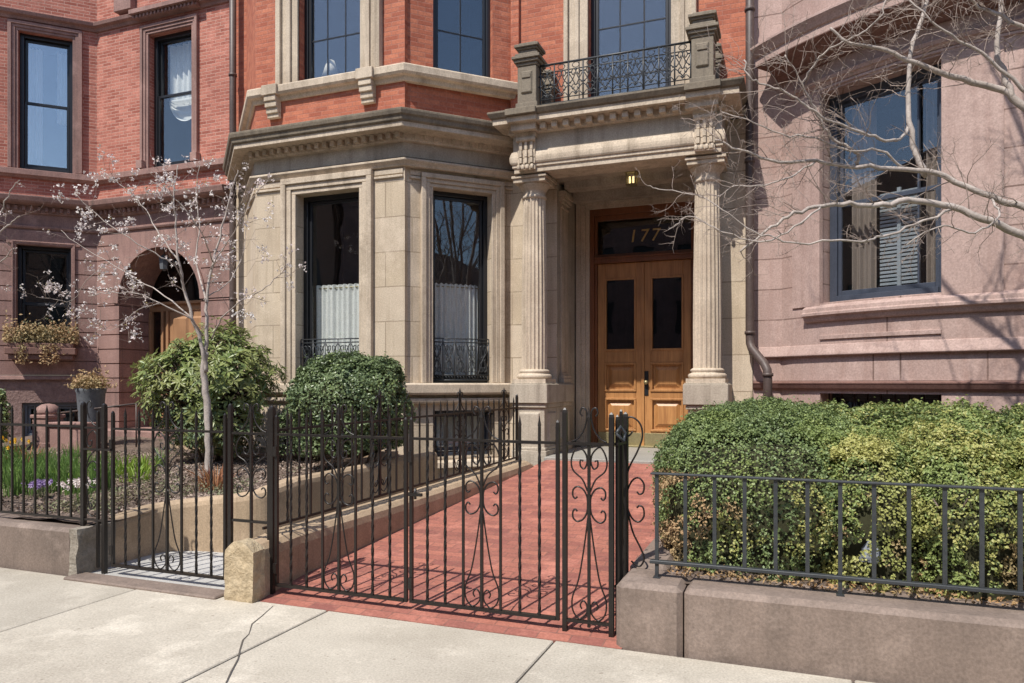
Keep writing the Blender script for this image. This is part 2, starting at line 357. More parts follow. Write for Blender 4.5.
# leaves: folded diamonds, every leaf an island of two triangles
def leaves(name, pos, nrm, ln, wd, mat, parent, jitter=.7, tan=None):
    n = len(pos); w = wloc(parent) if parent is not None else Vector((0,0,0))
    pos = np.asarray(pos, float)-np.array([w.x,w.y,w.z]); nrm = np.asarray(nrm, float)+rng.normal(0, jitter, (n,3)); nrm /= np.linalg.norm(nrm, axis=1)[:,None]
    a = rng.normal(0,1,(n,3)); t = np.cross(nrm, a) if tan is None else np.asarray(tan, float)+rng.normal(0,.12,(n,3)); t /= np.linalg.norm(t, axis=1)[:,None]; b = np.cross(nrm, t)
    l = (ln*rng.uniform(.6,1.25,n))[:,None]; q = (wd*rng.uniform(.7,1.2,n))[:,None]
    v = np.empty((n,4,3)); v[:,0] = pos-t*l*.5; v[:,1] = pos+b*q*.5+nrm*q*.25+t*l*.05; v[:,2] = pos+t*l*.5; v[:,3] = pos-b*q*.5+nrm*q*.25+t*l*.05
    me = bpy.data.meshes.new(name); me.vertices.add(n*4); me.vertices.foreach_set('co', v.reshape(-1))
    base = (np.arange(n)*4)[:,None]; tri = np.concatenate([base+np.array([0,3,2]), base+np.array([0,2,1])], axis=1).reshape(-1)
    me.loops.add(n*6); me.loops.foreach_set('vertex_index', tri.astype(np.int32))
    me.polygons.add(n*2); me.polygons.foreach_set('loop_start', np.arange(0,n*6,3,dtype=np.int32)); me.polygons.foreach_set('loop_total', np.full(n*2,3,dtype=np.int32))
    me.update(calc_edges=True); me.validate(); me.materials.append(mat)
    o = bpy.data.objects.new(name, me); C.objects.link(o)
    if parent is not None: o.parent = parent
    return o
# ------------------------------------------------------------------ house building blocks
def surround(mb, F, a0, a1, z0, z1, w=.16, o=.05, sill=False):
    """moulded architrave round an opening: outer band, inner step and a raised outer bead"""
    for (d, oo, e) in ((w, o, 0.0), (w*.62, o*.55, 0)):
        pass
    zb = z0
    # outer band
    mb.fbox(F, a0-w, a0-w*.62, o, -.02, zb, z1+w*.62); mb.fbox(F, a1+w*.62, a1+w, o, -.02, zb, z1+w*.62)
    mb.fbox(F, a0-w, a1+w, o, -.02, z1+w*.62, z1+w)
    mb.fbox(F, a0-w*.62, a0-w*.28, o*.62, -.02, zb, z1+w*.28); mb.fbox(F, a1+w*.28, a1+w*.62, o*.62, -.02, zb, z1+w*.28)
    mb.fbox(F, a0-w*.62, a1+w*.62, o*.62, -.02, z1+w*.28, z1+w*.62)
    mb.fbox(F, a0-w*.28, a0+.004, o*.3, -.02, zb, z1-.004); mb.fbox(F, a1-.004, a1+w*.28, o*.3, -.02, zb, z1-.004)
    mb.fbox(F, a0-w*.28, a1+w*.28, o*.3, -.02, z1-.004, z1+w*.28)
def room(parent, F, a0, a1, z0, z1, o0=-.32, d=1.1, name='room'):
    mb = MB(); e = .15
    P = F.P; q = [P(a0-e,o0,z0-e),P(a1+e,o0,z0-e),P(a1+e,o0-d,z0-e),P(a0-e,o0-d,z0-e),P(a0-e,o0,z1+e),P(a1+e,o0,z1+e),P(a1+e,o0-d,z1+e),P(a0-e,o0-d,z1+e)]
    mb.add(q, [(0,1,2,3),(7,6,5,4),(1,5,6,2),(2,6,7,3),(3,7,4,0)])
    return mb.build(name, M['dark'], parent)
def curtain_sheet(mb, F, a0, a1, z0, z1, o, waves=9, amp=.018, scallop=.02):
    n = waves*8; vs = []; fs = []
    for i in range(n+1):
        a = a0+(a1-a0)*i/n; ph = waves*2*PI*i/n
        oo = o+amp*math.sin(ph)+amp*.5*math.sin(ph*.37+1)
        vs.append(F.P(a, oo, z0)); vs.append(F.P(a, oo*1+0, z1+scallop*abs(math.sin(ph/2))))
    k = len(vs)
    vs += [tuple(Vector(v)-Vector((F.n.x*.004, F.n.y*.004, 0))) for v in vs]
    for i in range(n):
        fs.append((2*i,2*i+2,2*i+3,2*i+1)); fs.append((k+2*i,k+2*i+1,k+2*i+3,k+2*i+2))
    mb.add(vs, fs, True)
def window(parent, F, a0, a1, z0, z1, setb=.16, mat='black', meeting=.5, bars=(), fw=.055, curtain=None, glass='glass', label=None, rm=True, tall=0):
    """double-hung window: outer frame, lower sash in front of upper one, pane sub-parts"""
    mb = MB(); o = -setb; D = .06
    mb.fbox(F, a0, a0+fw, o, o-D*2, z0, z1); mb.fbox(F, a1-fw, a1, o, o-D*2, z0, z1)
    mb.fbox(F, a0+fw, a1-fw, o, o-D*2, z1-fw, z1); mb.fbox(F, a0+fw, a1-fw, o+.02, o-D*2, z0, z0+fw)
    b0, b1, y0, y1 = a0+fw, a1-fw, z0+fw, z1-fw
    s = .045; zm = z0+(z1-z0)*meeting
    def sash(c0, c1, oo):
        mb.fbox(F, b0+.003, b0+s, oo, oo-.04, c0, c1); mb.fbox(F, b1-s, b1-.003, oo, oo-.04, c0, c1)
        mb.fbox(F, b0+s, b1-s, oo, oo-.04, c1-s, c1-.002); mb.fbox(F, b0+s, b1-s, oo, oo-.04, c0+.002, c0+s*1.3)
    if meeting:
        sash(y0, zm+.02, o-.02); sash(zm-.02, y1, o-.065)
    else: sash(y0, y1, o-.04)
    for kind, f in bars:
        if kind == 'v': x = b0+(b1-b0)*f; mb.fbox(F, x-.011, x+.011, o-.035, o-.075, y0+s, y1-s)
        else: z = f; mb.fbox(F, b0+s, b1-s, o-.033, o-.077, z-.011, z+.011)
    fr = mb.build('window', M[mat], parent, bevel=.004)
    if label: fr['label'] = label
    gl = MB()
    if meeting:
        gl.fbox(F, b0+s-.005, b1-s+.005, o-.038, o-.044, y0+s, zm); gl.build('pane', M[glass], fr)
        gl = MB(); gl.fbox(F, b0+s-.005, b1-s+.005, o-.083, o-.089, zm, y1-s); gl.build('pane', M[glass], fr)
    else: gl.fbox(F, b0+s-.005, b1-s+.005, o-.058, o-.064, y0+s, y1-s); gl.build('pane', M[glass], fr)
    if rm: room(fr, F, a0, a1, z0, z1, o-.12)
    if curtain: 
        c = MB(); curtain_sheet(c, F, b0+.01, b1-.01, z0+.05, curtain, o-.2, 10); c.build('curtain', M['curtain'], fr)
        c = MB(); c.tube([F.P(b0, o-.2, curtain-.03), F.P(b1, o-.2, curtain-.03)], .008, 6); c.build('curtain_rod', M['brass'], fr)
    return fr
def cprof(*pts): return list(pts)
def dentils(mb, F, a0, a1, z0, z1, o0, o1, w, gap):
    n = int((a1-a0)/(w+gap)); st = (a1-a0)/max(1, n)
    for i in range(n): mb.fbox(F, a0+st*i, a0+st*i+w, o0, o1, z0, z1)
CORN = lambda z, h, o: [(-.05, z), (o*.25, z), (o*.3, z+h*.12), (o*.45, z+h*.2), (o*.9, z+h*.22), (o*.9, z+h*.52), (o*.94, z+h*.56), (o, z+h*.82), (o, z+h), (-.05, z+h*1.12)]
# ================================================================== 177: the brick and sandstone house with the portico
house = thing('stone_house', 'red brick house with buff stone bay, columned portico and oak double doors', 'house', (-3, 9.75, 0))
YF, YM = 8.6, 9.75
A, B_, Cc, Dd = (-8.45, YM), (-7.29, YF), (-4.82, YF), (-3.67, YM)
FL = Fr(A, B_); FF = Fr(B_, Cc)
c_in = (Cc[0], YF+.075); FC = Fr(c_in, (Dd[0]-.03, c_in[1]+(Dd[0]-.03-c_in[0])))
FM = Fr((-3.75, YM), (-.45, YM))
fx = lambda x: x-B_[0]
wF = (fx(-6.575), fx(-5.517)); wC = (.352, 1.232)
Z0, Z1 = 1.52, 4.20
mb = MB()
# stone storey walls
mb.wall(FL, .2, 5.06); mb.wall(Fr((-8.78,YM),(-8.40,YM)), -.2, 5.06)
bsF = (fx(-6.55), fx(-5.55), .5, 1.12); bsC = (.38, 1.26, .5, 1.14)
mb.wall(FF, -.6, 5.06, [(wF[0], wF[1], Z0, Z1), bsF], .34)
mb.wall(FC, -.6, 5.06, [(wC[0], wC[1], Z0, Z1), bsC], .34)
mb.add([(Cc[0],YF,-.6),(Cc[0],YF+.075,-.6),(Cc[0],YF+.075,5.06),(Cc[0],YF,5.06)],[(0,1,2,3)])
mb.wall(Fr((-3.75,YM),(-3.05,YM)), -.6, 4.9); mb.wall(Fr((-1.15,YM),(-.45,YM)), -.6, 4.9)
mb.add([(-.45,YM,-.6),(-.45,YM+.3,-.6),(-.45,YM+.3,9.5),(-.45,YM,9.5)], [(0,1,2,3)])
mb.build('stone_wall', M['lime'], house)
# brick storey
U0 = 5.06; U1 = 9.5
FLu = FL; FCu = FC; FMu = Fr((-3.66, YM), (-.45, YM))
wFu = (fx(-6.53), fx(-5.50)); wCu = (.36, 1.24); wM = (-2.60+3.66, -1.47+3.66)
mb = MB()
mb.wall(FL, U0, U1); mb.wall(FF, U0, U1, [(wFu[0], wFu[1], 5.77, 8.4)], .3)
mb.wall(FC, U0, U1, [(wCu[0], wCu[1], 5.77, 8.3)], .22)
mb.wall(FMu, U0, U1, [(wM[0], wM[1], 5.12, 8.4)], .3)
mb.add([(Cc[0],YF,U0),(Cc[0],YF+.075,U0),(Cc[0],YF+.075,U1),(Cc[0],YF,U1)],[(0,1,2,3)])
mb.box(-3.72, -3.60, YM-.06, YM+.1, U0, U1)
mb.wall(Fr((-8.78,YM),(-8.40,YM)), U0, U1)
mb.build('brick_wall', M['brick177'], house)
mb = MB(); mb.box(-8.74, -.45, 12.2, 14, -.5, 9.4); mb.box(-8.74,-.45,YM+.4,14,9.35,9.6); mb.build('roof', M['limedark'], house)
# mouldings of the stone storey
mb = MB()
bay = [A, B_, Cc, (-3.62, YM+.05)]
mb.sweep(bay, [(-.05,1.36),(.07,1.36),(.09,1.39),(.09,1.50),(.06,1.52),(-.05,1.52)])
mb.sweep(bay, [(-.05,1.24),(.03,1.24),(.05,1.27),(.05,1.31),(-.05,1.31)])
mb.sweep(bay, [(-.05,.36),(.07,.36),(.05,.44),(-.05,.46)])
mb.build('sill_course', M['limeplain'], house, bevel=.006)
mb = MB()
# pier caps and architrave
for F, a0, a1 in ((FL,.15,FL.len-.02),(FF,.02,fx(-6.80)),(FF,fx(-5.28),FF.len-.02),(FC,.03,.18),(FC,1.42,1.56)):
    if a1 <= a0: continue
    mb.fbox(F, a0, a1, .03, -.02, 4.28, 4.315); mb.fbox(F, a0, a1, .018, -.02, 4.33, 4.40)
surround(mb, FF, wF[0], wF[1], Z0, Z1, .22, .075); surround(mb, FC, wC[0], wC[1], Z0, Z1, .17, .07)
mb.sweep(bay, [(-.05,4.42),(.035,4.42),(.05,4.45),(.085,4.49),(.085,4.515),(.0,4.545),(-.05,4.55)])
mb.build('window_architrave', M['limeplain'], house, bevel=.006)
mb = MB()
mb.sweep(bay, [(-.05,4.55),(.012,4.55),(.012,4.765),(-.05,4.765)])
mb.build('frieze', M['limegrey'], house)
mb = MB()
mb.sweep(bay, [(-.05,4.745),(.07,4.745),(.08,4.765),(.08,4.84),(.14,4.85),(-.05,4.85)])
for F, a0, a1 in ((FL,.1,FL.len-.0),(FF,.0,FF.len+.06),(FC,.06,1.5)): dentils(mb, F, a0, a1, 4.772, 4.842, .155, .07, .06, .065)
mb.sweep(bay, [(-.05,4.85),(.28,4.85),(.30,4.855),(.30,4.912),(-.05,4.912)])
mb.build('dentil_band', M['limeplain'], house)
mb = MB()
mb.sweep(bay, [(-.05,4.912),(.30,4.912),(.33,4.93),(.335,4.98),(.36,5.0),(.37,5.04),(.37,5.07),(-.05,5.09)])
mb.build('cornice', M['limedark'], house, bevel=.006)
mb = MB()
mb.sweep(bay, [(-.05,5.085),(.22,5.075),(.20,5.10),(.03,5.19),(-.05,5.19)]); mb.build('blocking_course', M['limeplain'], house, bevel=.006)
# upper sill course with brackets
mb = MB()
mb.sweep([A,B_,Cc,(-3.64,YM-.0)], [(-.05,5.56),(.03,5.56),(.05,5.62),(.10,5.63),(.12,5.66),(.12,5.75),(.09,5.77),(-.05,5.77)])
for a in (fx(-6.93), fx(-5.36)):
    mb.fbox(FF, a-.13, a+.13, .16, .0, 5.62, 5.765)
    for z, o in ((5.56,.11),(5.48,.09),(5.40,.06),(5.34,.035)): mb.fbox(FF, a-.10, a+.10, o+.03, .0, z-.02, z+.061)
mb.build('upper_sill_course', M['limeplain'], house, bevel=.006)
mb = MB()
for a, sg in ((wFu[0], -1), (wFu[1], 1)):
    for w0, w1, o in ((0,.10,.03),(.10,.17,.07),(.17,.26,.04),(.26,.34,.09)):
        x0, x1 = a+sg*w0, a+sg*w1
        mb.fbox(FF, min(x0,x1), max(x0,x1), o, -.02, 5.77, 9.4)
    mb.build('window_pilaster', M['limeplain'], house, bevel=.005); mb = MB()
for a, sg in ((wM[0], -1), (wM[1], 1)):
    for w0, w1, o in ((0,.12,.03),(.12,.18,.06),(.18,.27,.04),(.27,.33,.09)):
        x0, x1 = a+sg*w0, a+sg*w1
        mb.fbox(FMu, min(x0,x1), max(x0,x1), o, -.02, 5.10, 9.4)
    mb.build('window_pilaster', M['limeplain'], house, bevel=.005); mb = MB()
# windows
def guard(parent, F, a0, a1, z0, z1, o):
    """cast scroll guard in front of a tall window"""
    m = MB(); w = a1-a0; n = 5; st = w/n
    for z in (z0, z0+.07, z1-.05, z1): m.tube([F.P(a0,o,z),F.P(a1,o,z)], .009, 5)
    for i in range(n+1): m.tube([F.P(a0+i*st,o,z0),F.P(a0+i*st,o,z1)], .008, 5)
    zc = (z0+.07+z1-.05)/2; hh = (z1-.05-z0-.07)/2
    for i in range(n):
        c = a0+st*(i+.5)
        for sg in (-1, 1):
            m.tube([F.P(*p) for p in [(x.x, x.y, x.z) for x in catmull([(c-sg*st*.5,o,zc-hh),(c-sg*st*.2,o,zc-hh*.5),(c,o,zc),(c+sg*st*.28,o,zc+hh*.35),(c+sg*st*.3,o,zc+hh*.7),(c+sg*st*.08,o,zc+hh*.8),(c+sg*st*.1,o,zc+hh*.5)],4)]], .0075, 4)
            m.tube([F.P(*p) for p in [(x.x, x.y, x.z) for x in catmull([(c-sg*st*.5,o,zc+hh),(c-sg*st*.2,o,zc+hh*.5),(c,o,zc),(c+sg*st*.28,o,zc-hh*.35),(c+sg*st*.3,o,zc-hh*.7),(c+sg*st*.08,o,zc-hh*.8),(c+sg*st*.1,o,zc-hh*.5)],4)]], .0075, 4)
        m.tube([F.P(c+.035*math.cos(t*PI/4),o,zc+.035*math.sin(t*PI/4)) for t in range(9)], .007, 4)
        for t in (-1,0,1): m.tube([F.P(c+t*st*.25,o,z0+.035+.02*math.cos(0)), F.P(c+t*st*.25+.02,o,z0+.02)], .007, 4)
    return m.build('window_guard', M['iron2'], parent)
window(house, FF, wF[0], wF[1], Z0, Z1, .17, 'black', 0, (), .07, curtain=2.93)
window(house, FC, wC[0], wC[1], Z0, Z1, .17, 'black', 0, (), .06, curtain=2.93)
guard(house, FF, wF[0]+.01, wF[1]-.01, 1.56, 2.14, -.10); guard(house, FC, wC[0]+.01, wC[1]-.01, 1.56, 2.14, -.10)
window(house, FF, wFu[0], wFu[1], 5.77, 8.4, .13, 'black', .62, (('v',.34),('v',.67),('h',6.42)), .06, glass='glassb')
window(house, FC, wCu[0], wCu[1], 5.77, 8.3, .08, 'black', .62, (('v',.5),('h',6.42)), .06, glass='glassb')
window(house, FMu, wM[0], wM[1], 5.12, 8.4, .15, 'black', .7, (('v',.34),('v',.67),('h',5.75),('h',6.45)), .06, glass='glassb')
# basement windows with bars
for F, b in ((FF, bsF), (FC, bsC)):
    fr = window(house, F, b[0], b[1], b[2], b[3], .16, 'navy', 0, (('v',.5),), .05)
    c = MB(); curtain_sheet(c, F, b[0]+.05, b[1]-.05, b[2]+.05, b[3]-.06, -.36, 8, .012); c.build('curtain', M['curtain'], fr)
    g = MB(); n = 7
    for i in range(n): x = b[0]+.03+(b[1]-b[0]-.06)*i/(n-1); g.tube([F.P(x,-.04,b[2]),F.P(x,-.04,b[3])], .009, 5)
    for z in (b[2]+.08, b[2]+.14, b[3]-.06): g.tube([F.P(b[0],-.04,z),F.P(b[1],-.04,z)], .009, 5)
    g.build('window_grille', M['iron'], house)
mb = MB(); mb.fbox(FF, bsF[0]-.12, bsF[1]+.12, .10, .0, 1.13, 1.20); mb.build('basement_lintel', M['limeplain'], house, bevel=.006)
# ---- portico
X0, X1 = -3.46, -.78; YE = 9.14
def pedestal(x0, x1):
    m = MB(); y0, y1 = 9.15, 10.45
    m.box(x0, x1, y0, y1, 1.25, 1.505); m.box(x0+.012, x1-.012, y0+.012, y1-.012, 1.505, 1.52)
    m.box(x0+.03, x1-.03, y0+.03, y1-.03, 1.19, 1.25)
    m.box(x0+.055, x1-.055, y0+.06, y1-.06, .1, 1.19)
    m.box(x0+.02, x1-.02, y0+.025, y1-.02, .1, .62); m.box(x0+.035, x1-.035, y0+.04, y1-.04, .62, .66)
    F = Fr((x0+.055, y0+.06), (x1-.055, y0+.06)); m.pyr(F, .06, F.len-.06, .72, 1.13, .0, .03, .02)
    F = Fr((x1-.055, y0+.06), (x1-.055, y1-.06)); m.pyr(F, .12, .46, .72, 1.13, .0, .03, .02); m.pyr(F, .68, 1.06, .72, 1.13, .0, .03, .02)
    return m.build('column_pedestal', M['limegrey'], house, bevel=.01)
pedestal(-3.53, -3.0); pedestal(-1.24, -.70)
def column(cx, cy):
    m = MB()
    m.lathe(cx, cy, [(.175,1.70),(.177,2.2),(.172,2.9),(.160,3.6),(.152,4.02)], flute=.10)
    sh = m.build('column', M['limeplain'], house)
    b = MB(); b.box(cx-.235,cx+.235,cy-.235,cy+.235,1.52,1.575)
    b.lathe(cx, cy, [(.222,1.575),(.236,1.595),(.236,1.622),(.215,1.64),(.20,1.643),(.195,1.655),(.205,1.667),(.208,1.682),(.196,1.694),(.182,1.704)], 32)
    b.build('column_base', M['limeplain'], sh)
    k = MB(); k.lathe(cx, cy, [(.152,4.01),(.168,4.03),(.168,4.05),(.154,4.06),(.154,4.12),(.165,4.13),(.20,4.18),(.212,4.20),(.212,4.21)], 32)
    k.box(cx-.225,cx+.225,cy-.225,cy+.225,4.21,4.265); k.box(cx-.245,cx+.245,cy-.245,cy+.245,4.265,4.30)
    k.build('capital', M['limeplain'], sh, bevel=.004)
column(-3.265, 9.41); column(-.972, 9.41)
def sqpil(cx, cy):
    m = MB(); m.box(cx-.15,cx+.15,cy-.15,cy+.2,1.66,4.08)
    for i in range(4): x = cx-.105+i*.07; m.box(x-.022,x+.022,cy-.163,cy-.14,1.72,4.02)
    p = m.build('pilaster', M['limeplain'], house, bevel=.004)
    for nm, S_ in (('pilaster_base', ((.06,1.52,1.58),(.045,1.58,1.63),(.02,1.63,1.665))), ('pilaster_capital', ((.02,4.06,4.09),(.002,4.085,4.14),(.035,4.13,4.17),(.055,4.17,4.22),(.075,4.22,4.29)))):
        m = MB()
        for e, z0, z1 in S_: m.box(cx-.15-e,cx+.15+e,cy-.15-e,cy+.15+e,z0,z1)
        m.build(nm, M['limeplain'], p, bevel=.004)
sqpil(-3.25, 10.28); sqpil(-.985, 10.28)
# recess walls, door surround wall
mb = MB()
YD = 10.95
mb.wall(Fr((-3.42,YD),(-.80,YD)), .3, 4.7, [(-2.90+3.42,-1.26+3.42,.52,4.20)], .12)
mb.wall(Fr((-3.12,9.75),(-3.12,YD)), .3, 4.7); mb.wall(Fr((-1.10,YD),(-1.10,9.75)), .3, 4.7)
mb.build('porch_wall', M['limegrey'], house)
mb = MB(); FD = Fr((-3.42,YD),(-.80,YD)); surround(mb, FD, .52, 2.16, .55, 4.20, .20, .07); mb.build('door_surround', M['limeplain'], house, bevel=.005)
mb = MB()
path = [(X0,YM),(X0,YE),(X1,YE),(X1,YM+.0)]
mb.sweep(path, [(-.40,4.32),(.0,4.32),(.0,4.385),(.02,4.39),(.02,4.43),(.035,4.435),(.045,4.455),(.05,4.49),(.05,4.52),(.04,4.56),(.025,4.60),(-.40,4.60)])
mb.build('architrave', M['limeplain'], house, bevel=.004)
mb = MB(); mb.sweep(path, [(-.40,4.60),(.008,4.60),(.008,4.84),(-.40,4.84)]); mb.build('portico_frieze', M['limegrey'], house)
mb = MB(); mb.sweep(path, [(-.30,4.82),(.05,4.82),(.06,4.835),(.06,4.91),(.12,4.92),(-.30,4.92)])
FP = Fr((X0,YE),(X1,YE)); dentils(mb, FP, .26, FP.len-.26, 4.838, 4.912, .15, .055, .075, .075)
for c in (-3.265, -.972): mb.box(c-.17, c+.17, YE-.19, YE+.1, 4.83, 4.93)
mb.sweep(path, [(-.30,4.92),(.20,4.92),(.22,4.925),(.22,4.995),(-.30,4.995)])
for c in (-3.265, -.972): mb.box(c-.20, c+.20, YE-.262, YE+.0, 4.925, 4.993)
mb.build('portico_dentil_band', M['limeplain'], house)
mb = MB(); mb.sweep(path, [(-.30,4.995),(.22,4.995),(.25,5.01),(.28,5.06),(.28,5.085),(-.30,5.085)]); mb.box(X0+.1,X1-.1,YE+.1,YM+.05,5.0,5.09)
for c in (-3.265, -.972): mb.box(c-.21, c+.21, YE-.315, YE+.0, 4.998, 5.082)
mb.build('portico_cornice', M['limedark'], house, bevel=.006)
mb = MB(); mb.box(X0+.3,X1-.3,YE+.3,YD+.1,4.42,4.60); mb.box(X0+.41, X1-.41, 10.1, 10.32, 4.32, 4.42); mb.box(-3.1,-1.12,10.72,10.86,4.28,4.42)
mb.box(-3.1,-1.12,9.62,9.70,4.36,4.42)
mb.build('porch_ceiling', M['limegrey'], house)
mb = MB()
for c in (-3.265, -.972):
    F = Fr((c-.14, YE), (c+.14, YE))
    mb.fbox(F, 0, .28, .09, .0, 4.77, 4.83); mb.tube([F.P(.01,.075,4.74),F.P(.27,.075,4.74)], .035, 10)
    for z0, z1, o in ((4.60,4.72,.07),(4.50,4.60,.085),(4.42,4.50,.08),(4.345,4.42,.065)):
        mb.fbox(F, .02, .26, o-.02, .0, z0, z1)
        for i in range(3): mb.fbox(F, .045+i*.075, .085+i*.075, o+.012, .0, z0+.004, z1-.004)
    for i in range(4): mb.tube([F.P(.045+i*.063,.10,4.40),F.P(.045+i*.063,.10,4.34)], [.02,.026], 8)
    mb.build('console_bracket', M['limeplain'], house, bevel=.003); mb = MB()
# balcony piers
def bpier(cx, cy, w=.15, top=6.0, z0=5.085):
    m = MB()
    m.box(cx-w,cx+w,cy-w,cy+w,z0,z0+.10); m.box(cx-w*.86,cx+w*.86,cy-w*.86,cy+w*.86,z0+.10,top-.33)
    F = Fr((cx-w*.86,cy-w*.86),(cx+w*.86,cy-w*.86)); m.pyr(F, .05, F.len-.05, z0+.22, top-.40, .0, .022, .015); m.fbox(F,.07,F.len-.07,.035,.0,top-.50,top-.44)
    for e, a, b in ((.95,-.33,-.29),(1.12,-.29,-.25),(1.28,-.25,-.21),(1.05,-.21,-.17),(.8,-.17,-.115),(.95,-.115,-.09),(1.1,-.09,-.05),(.8,-.05,-.02),(.5,-.02,0)): m.box(cx-w*e,cx+w*e,cy-w*e,cy+w*e,top+a,top+b)
    return m.build('balcony_pier', M['limedark'] if 0 else M['limegrey2'], house, bevel=.006)
M['limegrey2'] = surf('brown_grey_stone', (.26,.22,.165), (.20,.165,.125), (.09,.075,.06), s1=3, s2=45, bump=.4, streak=.6)
for cx in (-3.22, -.985): bpier(cx, 9.10); bpier(cx+(.06 if cx<-2 else .06), 9.64, .10, 5.86)
# balcony railing
def railing(F, n, z0=5.17, z1=5.68):
    m = MB(); w = F.len; st = w/n
    for z, r in ((z0,.012),(z0+.06,.007),(z1-.10,.007),(z1,.014)): m.tube([F.P(0,0,z),F.P(w,0,z)], r, 6)
    for i in range(n+1):
        m.tube([F.P(i*st,0,z0-.06 if i%2==0 else z0),F.P(i*st,0,z1)], .010, 6)
        m.tube([F.P(i*st-.035,0,z1-.14),F.P(i*st+.035,0,z1-.14)], .010, 5); m.tube([F.P(i*st-.03,0,(z0+z1)/2-.02),F.P(i*st+.03,0,(z0+z1)/2-.02)], .010, 5)
    zc = (z0+z1)/2-.02; zl, zh = z0+.06, z1-.10
    for i in range(n):
        c = (i+.5)*st; h = st/2
        for sg in (-1, 1):
            for q in ([(sg*h,zl),(sg*h*.45,zl+.06),(0,zl+.02),(sg*-.01,zl+.06)], [(sg*h*.9,zc-.03),(sg*h*.5,zl+.11),(0,zl+.05)], [(0,zc-.04),(sg*h*.3,zc-.02),(sg*h*.55,zc-.05),(sg*h*.4,zc-.09),(sg*h*.2,zc-.06)],
                      [(sg*h*.95,zc),(sg*h*.5,zc+.03),(0,zc+.13),(0,zh)], [(0,zh-.02),(sg*h*.35,zh),(sg*h*.6,zh-.04),(sg*h*.35,zh-.08),(sg*h*.2,zh-.045)], [(sg*h*.95,zh-.05),(sg*h*.55,zc+.06),(sg*h*.1,zc-.03)]):
                m.tube([F.P(c+p.x,0,p.y) for p in catmull([(a,b,0) for a,b in q],3)], .0065, 4)
        m.tube([F.P(c+h*.5*math.cos(t*PI/4),0,z1-.05+.035*math.sin(t*PI/4)) for t in range(9)], .0055, 4)
    return m.build('balcony_railing', M['iron2'], house)
railing(Fr((-3.07,9.08),(-1.135,9.08)), 10); railing(Fr((-3.19,9.54),(-3.19,9.25)), 2); railing(Fr((-.96,9.25),(-.96,9.54)), 2)
# door set
XD0, XD1 = -2.90, -1.26; F = Fr((XD0, YD), (XD1, YD)); W = F.len
mb = MB(); 
mb.fbox(F, 0,.07,-.02,-.14,.55,4.20); mb.fbox(F, W-.07,W,-.02,-.14,.55,4.20); mb.fbox(F, .07,W-.07,-.02,-.14,4.10,4.20)
mb.fbox(F, .07,.11,-.06,-.14,.55,4.10); mb.fbox(F, W-.11,W-.07,-.06,-.14,.55,4.10)
mb.fbox(F, .07,W-.07,-.01,-.14,3.36,3.43); mb.fbox(F, .07,W-.07,.015,-.14,3.43,3.455); mb.fbox(F,.11,W-.11,-.06,-.14,3.455,3.50); mb.fbox(F,.11,W-.11,-.06,-.14,4.02,4.10)
fr = mb.build('door_frame', M['oakdark'], house, bevel=.004)
g = MB(); g.fbox(F,.11,W-.11,-.10,-.106,3.50,4.02); tr = g.build('transom_window', M['glassd'], house)
txt = bpy.data.curves.new('house_number', 'FONT'); txt.body = '177'; txt.size = .27; txt.extrude = .002; txt.align_x = 'CENTER'; txt.space_character = 1.25; txt.shear = .15
tt = bpy.data.objects.new('house_number', txt); C.objects.link(tt); tme = bpy.data.meshes.new_from_object(tt); bpy.data.objects.remove(tt)
tme.materials.clear(); tme.materials.append(M['gold']); tx = bpy.data.objects.new('house_number', tme); C.objects.link(tx); tx.parent = tr
tx.location = Vector(F.P(W/2-.0,-.096,3.67))-wloc(tr); tx.rotation_euler = (R(90),0,0)
room(house, F, 0, W, .6, 4.1, -.16, 1.0, 'hall')
